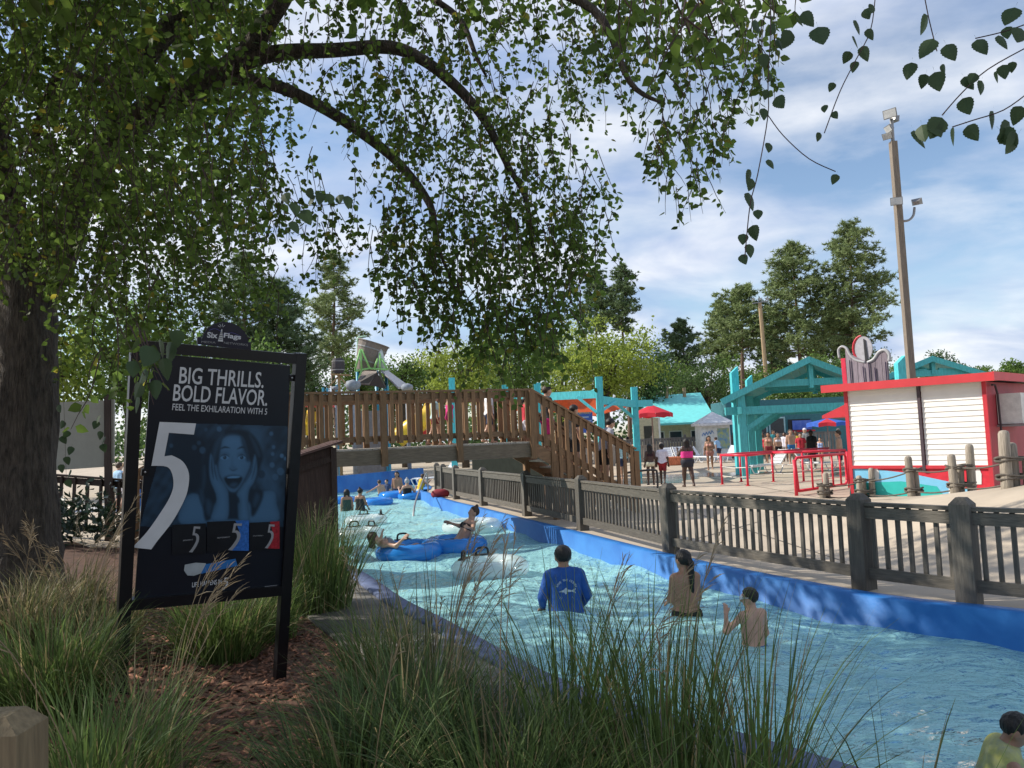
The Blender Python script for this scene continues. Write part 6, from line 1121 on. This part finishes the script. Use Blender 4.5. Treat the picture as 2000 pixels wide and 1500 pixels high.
# bathers beyond the tubes
for lb, px, py, H, sub, yaw, fg, sk, hr, wr in (
    ('girl with wet dark hair standing beside the pump shed', 678, 1000, 1.5, .5, .3, dict(fem=True), S2, (BLK, 'shoulder'), [('swimsuit', cloth('dark_green_swim', (.03, .06, .05)))]),
    ('girl with hair in a bun and dark swimsuit straps', 704, 998, 1.5, .5, -.3, dict(fem=True, ua=(A(-.4, .5, -.4), A(.3, .2, -1)), fa=(A(.3, .6, .6), A(0, .6, -.6))), S2, (BLK, 'bun'), [('swimsuit', cloth('dark_swim', (.02, .025, .03)))]),
    ('boy reaching his arm out over a blue tube', 745, 968, 1.35, .5, .6, dict(ua=(A(-1, .3, -.35), A(.3, .1, -1)), fa=(A(-1, .2, -.3), A(0, .6, -.6)), lean=(0, -.15)), S1, (BRN, 'short'), [('shorts', cloth('navy', (.02, .03, .07)))]),
    ('child with dark hair behind the reaching boy', 756, 962, 1.3, .55, 2.6, dict(), S1, (BLK, 'short'), [('tshirt', cloth('dark_blue', (.03, .05, .12)))]),
    ('bather with very long dark hair facing the tubes', 776, 958, 1.75, .5, 3.0, dict(), S2, (BLK, 'long'), [('shorts', cloth('navy', (.02, .03, .07)))]),
    ('woman with silver headscarf and black swimsuit', 796, 975, 1.6, .5, .1, dict(fem=True, ua=(A(-.5, .2, -.8), A(.5, .2, -.8)), fa=(A(-.2, .6, .6), A(.2, .6, .6))), S1, ((.35, .36, .38), 'bun'), [('swimsuit', cloth('black', (.012, .012, .014)))]),
    ('bather in yellow life vest leaning on the steps', 820, 965, 1.5, .42, -1.2, dict(fem=True, lean=(.25, 0), ua=(A(-.3, .9, -.4), A(.3, .9, -.4)), fa=(A(.1, .5, .8), A(-.1, .5, .8))), S2, (BRN, 'shoulder'), [('vest', cloth('yellow_vest', (.65, .42, .02))), ('shorts', cloth('pale_blue', (.4, .45, .55)))])):
    person(lb, inwater(px, py, H, sub), yaw, Fig(H, **fg), sk, hr, wr, .02)
# people on the deck
walk = lambda s=1: dict(th=(A(-.03, .22*s, -1), A(.03, -.25*s, -1)), sh=(A(0, .05, -1), A(0, -.45, -1)) if s > 0 else (A(0, -.45, -1), A(0, .05, -1)))
wet = lambda a, b: dict(ua=a, fa=b)
def deck(lb, px, py, H, yaw, fg, sk, hr, wr, D=None, z=0., group=None):
    p = G(px, py) if D is None else P(px, py, D); p[2] = z; return person(lb, p, yaw, Fig(H, **fg), sk, hr, wr, .02 if p[1] < 36 else .026, group)
phone = dict(ua=(A(-.35, .4, -.7), A(.45, .3, -.6)), fa=(A(.1, .5, .6), A(-.15, .5, .8)))
deck('woman in a low backed pink swim top and black shorts walking away', 1345, 951, 1.66, .15, dict(fem=True, fat=1.22, **walk(1), **phone), S4, (BLK, 'long'), [('lowback', cloth('hot_pink', (.70, .04, .25))), ('shorts', cloth('black_denim', (.025, .028, .04)))])
deck('girl with pale briefs and long dark hair walking beside the boy in white', 1272, 947, 1.5, .05, dict(fem=True, fat=.92, th=(A(-.03, .08, -1), A(.03, -.1, -1)), ua=(A(-.2, -.1, -1), A(.25, -.1, -1))), S4, (BLK, 'long'), [('bikini_top', cloth('black_red', (.03, .01, .015))), ('briefs', cloth('pale_yellow', (.66, .64, .48)))])
deck('boy in white shirt and black red shorts walking away', 1296, 946, 1.5, -.35, dict(fat=.95, **walk(1)), S4, (BLK, 'short'), [('tshirt', cloth('white', (.66, .64, .72))), ('longshorts', cloth('black_red_shorts', (.02, .01, .012), c2=(.4, .02, .03), scale=3))])
deck('woman in peach bikini and print shorts walking towards the pool', 1388, 918, 1.64, 2.9, dict(fem=True, **walk(-1), ua=(A(-.3, .2, -1), A(.3, .1, -1)), fa=(A(.7, .6, -.2), A(.1, .2, -1)), head=(.3, .1)), S2, (BLK, 'long'), [('bikini_top', cloth('peach_print', (.62, .32, .26), var=.4, scale=30)), ('shorts', cloth('peach_print_shorts', (.4, .18, .15), var=.5, scale=30))])
deck('woman in black floral swim top and black shorts facing the pool', 1245, 929, 1.68, 3.0, dict(fem=True, fat=1.2, head=(0, .2)), S1, (BLD, 'bun'), [('tank', cloth('black_floral', (.015, .015, .02), c2=(.3, .2, .18), scale=22)), ('shorts', cloth('black', (.012, .012, .014)))])
deck('person in pale aqua shirt standing behind the stair newel', 1219, 935, 1.62, .4, dict(), S2, (BLK, 'short'), [('tshirt', cloth('pale_aqua', (.45, .62, .64))), ('longshorts', cloth('navy', (.02, .03, .07)))])
deck('man in white shirt and maroon shorts behind the stairs', 1217, 925, 1.75, .2, dict(), S2, (BLK, 'short'), [('tshirt', cloth('white2', (.68, .68, .70))), ('longshorts', cloth('maroon', (.18, .02, .03)))])
# people on the stairs and the bridge
stair = lambda f, off: (E0+db*2.75*f+nb*off)+zv*max(0, ZD-.175*9*f*1.03+.04)
for lb, f, off, H, yaw, fg, sk, hr, wr in (
    ('man in grey t-shirt coming down the bridge stairs', .80, .6, 1.78, -1.2, dict(lean=(.3, 0), head=(0, -.3)), S1, (BLK, 'short'), [('tshirt', cloth('heather_grey', (.33, .33, .37))), ('longshorts', cloth('black', (.012, .012, .014)))]),
    ('dark haired man in black t-shirt on the bridge stairs', .58, 1.0, 1.76, -1.2, dict(head=(.1, -.3)), S1, (BLK, 'short'), [('tshirt', cloth('black', (.012, .012, .014))), ('longshorts', cloth('charcoal', (.04, .04, .045)))]),
    ('man in black cap and pink shorts on the bridge stairs', .30, .9, 1.8, -1.2, dict(), S1, (BRN, 'short'), [('tshirt', cloth('charcoal', (.04, .04, .045))), ('longshorts', cloth('hot_pink', (.70, .04, .25))), ('cap', cloth('black', (.012, .012, .014)))]),
    ('child in red swim shirt on the upper stairs', .12, 1.1, 1.25, -1.2, dict(), S2, (BLK, 'short'), [('tshirt', cloth('red', (.5, .03, .05))), ('longshorts', cloth('white', (.66, .64, .72)))])):
    person(lb, stair(f, off), yaw, Fig(H, **fg), sk, hr, wr, .02)
for lb, s, H, fg, sk, hr, wr in (('adult in navy shorts crossing the bridge behind the slats', .75, 1.3, walk(1), S1, (BRN, 'short'), [('tshirt', cloth('white2', (.68, .68, .70))), ('longshorts', cloth('navy', (.02, .03, .07)))]), ('child in pink swimsuit crossing the bridge', 1.75, 1.2, dict(fem=True, fat=.9), S1, (BLD, 'shoulder'), [('swimsuit', cloth('hot_pink', (.70, .04, .25)))]), ('child in pale shirt crossing the bridge', 2.1, 1.2, walk(-1), S1, (BRN, 'short'), [('tshirt', cloth('pale_aqua', (.45, .62, .64))), ('shorts', cloth('maroon', (.18, .02, .03)))])):
    person(lb, E0-db*s+nb*.8+zv*ZD, -1.2, Fig(H, **fg), sk, hr, wr, .024)
# people under and beyond the pavilion
crowd = 'visitors gathered beyond the pavilion'
for lb, px, D, H, yaw, fg, sk, hr, wr in (
    ('bare chested man in blue shorts under the pavilion', 1546, 40, 1.78, 3.1, dict(), S1, (BRN, 'short'), [('longshorts', cloth('bright_blue', (.03, .16, .42)))]),
    ('boy in red shirt under the pavilion', 1565, 38, 1.6, 2.9, dict(), S1, (BRN, 'short'), [('tshirt', cloth('red', (.5, .03, .05))), ('longshorts', cloth('grey', (.25, .25, .26)))]),
    ('person dressed all in black under the pavilion', 1586, 35, 1.72, 2.2, dict(fat=1.2, fem=True), S4, (BLK, 'short'), [('tshirt', cloth('black', (.012, .012, .014))), ('longshorts', cloth('black', (.012, .012, .014)))]),
    ('person in dark navy behind the pavilion post', 1462, 36, 1.74, .4, dict(), S3, (BLK, 'short'), [('tshirt', cloth('navy', (.02, .03, .07))), ('longshorts', cloth('navy', (.02, .03, .07)))]),
    ('child in swim briefs right of the pavilion post', 1484, 40, 1.25, 3.0, dict(fem=True, fat=.9), S2, (BLK, 'long'), [('briefs', cloth('pale_blue', (.4, .45, .55)))]),
    ('woman in pink swim top beside the red rail', 1502, 42, 1.66, 2.8, dict(fem=True), S2, (BLK, 'long'), [('bikini_top', cloth('peach_print', (.62, .32, .26))), ('shorts', cloth('maroon', (.18, .02, .03)))]),
    ('woman in white bikini top among the pavilion visitors', 1520, 41, 1.64, 3.3, dict(fem=True), S1, (BLK, 'shoulder'), [('bikini_top', cloth('white', (.66, .64, .72))), ('shorts', cloth('black', (.012, .012, .014)))]),
    ('person in white shirt left of the bare chested man', 1534, 43, 1.62, 2.5, dict(), S3, (BLK, 'short'), [('tshirt', cloth('white', (.66, .64, .72))), ('longshorts', cloth('grey', (.25, .25, .26)))]),
    ('tall person in white cap behind the red shirted boy', 1574, 43, 1.8, 2.8, dict(), S1, None, [('tshirt', cloth('grey', (.25, .25, .26))), ('longshorts', cloth('navy', (.02, .03, .07))), ('cap', cloth('white', (.66, .64, .72)))]),
    ('woman in red swimsuit left of the crowd', 1492, 44, 1.64, 2.4, dict(fem=True), S3, (BLK, 'bun'), [('swimsuit', cloth('red', (.5, .03, .05)))]),
    ('man in teal shirt behind the long haired woman', 1512, 46, 1.76, 3.4, dict(fat=1.1), S2, (BLK, 'short'), [('tshirt', cloth('teal', (.05, .3, .32))), ('longshorts', cloth('charcoal', (.04, .04, .045)))]),
    ('woman in yellow top at the back of the crowd', 1556, 47, 1.66, 2.9, dict(fem=True), S3, (BLK, 'shoulder'), [('tank', cloth('mustard', (.5, .36, .05))), ('shorts', cloth('navy', (.02, .03, .07)))]),
    ('boy in green swim shorts beside the pavilion post', 1476, 43, 1.4, 2.9, dict(), S1, (BLD, 'short'), [('longshorts', cloth('green', (.05, .25, .10)))]),
    ('child in blue striped suit near the kiosk', 1603, 40, 1.3, 2.6, dict(fem=True), S1, (BRN, 'pony'), [('swimsuit', cloth('blue_stripe', (.3, .4, .65), var=.5, scale=20))]),
    ('person in pale blue shirt by the drinks kiosk', 1404, 47, 1.5, .6, dict(lean=(.3, 0)), S1, (BRN, 'short'), [('tshirt', cloth('sky_blue', (.30, .48, .68))), ('longshorts', cloth('navy', (.02, .03, .07)))]),
    ('dark haired person in charcoal top by the drinks kiosk', 1383, 48, 1.5, -.8, dict(fem=True), S2, (BLK, 'shoulder'), [('tank', cloth('charcoal', (.04, .04, .045))), ('shorts', cloth('black', (.012, .012, .014)))]),
    ('person in white shirt by the cream stair building', 1227, 52, 1.7, .8, dict(), S3, (BLK, 'short'), [('tshirt', cloth('white', (.66, .64, .72))), ('longshorts', cloth('grey', (.25, .25, .26)))]),
    ('bare shouldered person at the kiosk corner', 1640, 30, 1.7, 1.2, dict(fat=1.1), S1, (BRN, 'short'), [('longshorts', cloth('navy', (.02, .03, .07)))]),
    ('person in pale shirt beyond the entry fence', 232, 24, 1.65, -.6, walk(1), S1, (BRN, 'short'), [('tshirt', cloth('sky_blue', (.30, .48, .68))), ('longshorts', cloth('charcoal', (.04, .04, .045)))]),
    ('person in black walking beyond the entry fence', 246, 23, 1.65, -1.2, walk(-1), S1, (BLD, 'shoulder'), [('tank', cloth('black', (.012, .012, .014))), ('shorts', cloth('white', (.66, .64, .72)))])):
    p = P(px, 880, D); p[2] = gzs(p); person(lb, p, yaw, Fig(H, **fg), sk, hr, wr, .026, crowd if 1440 < px < 1610 else None)
clump('pale green grass spilling over the path edge', 735, 1270, 6.3, 420, .45, .8, .38, .45, 0, 4, (.9, 1.2), .25, seed=31)
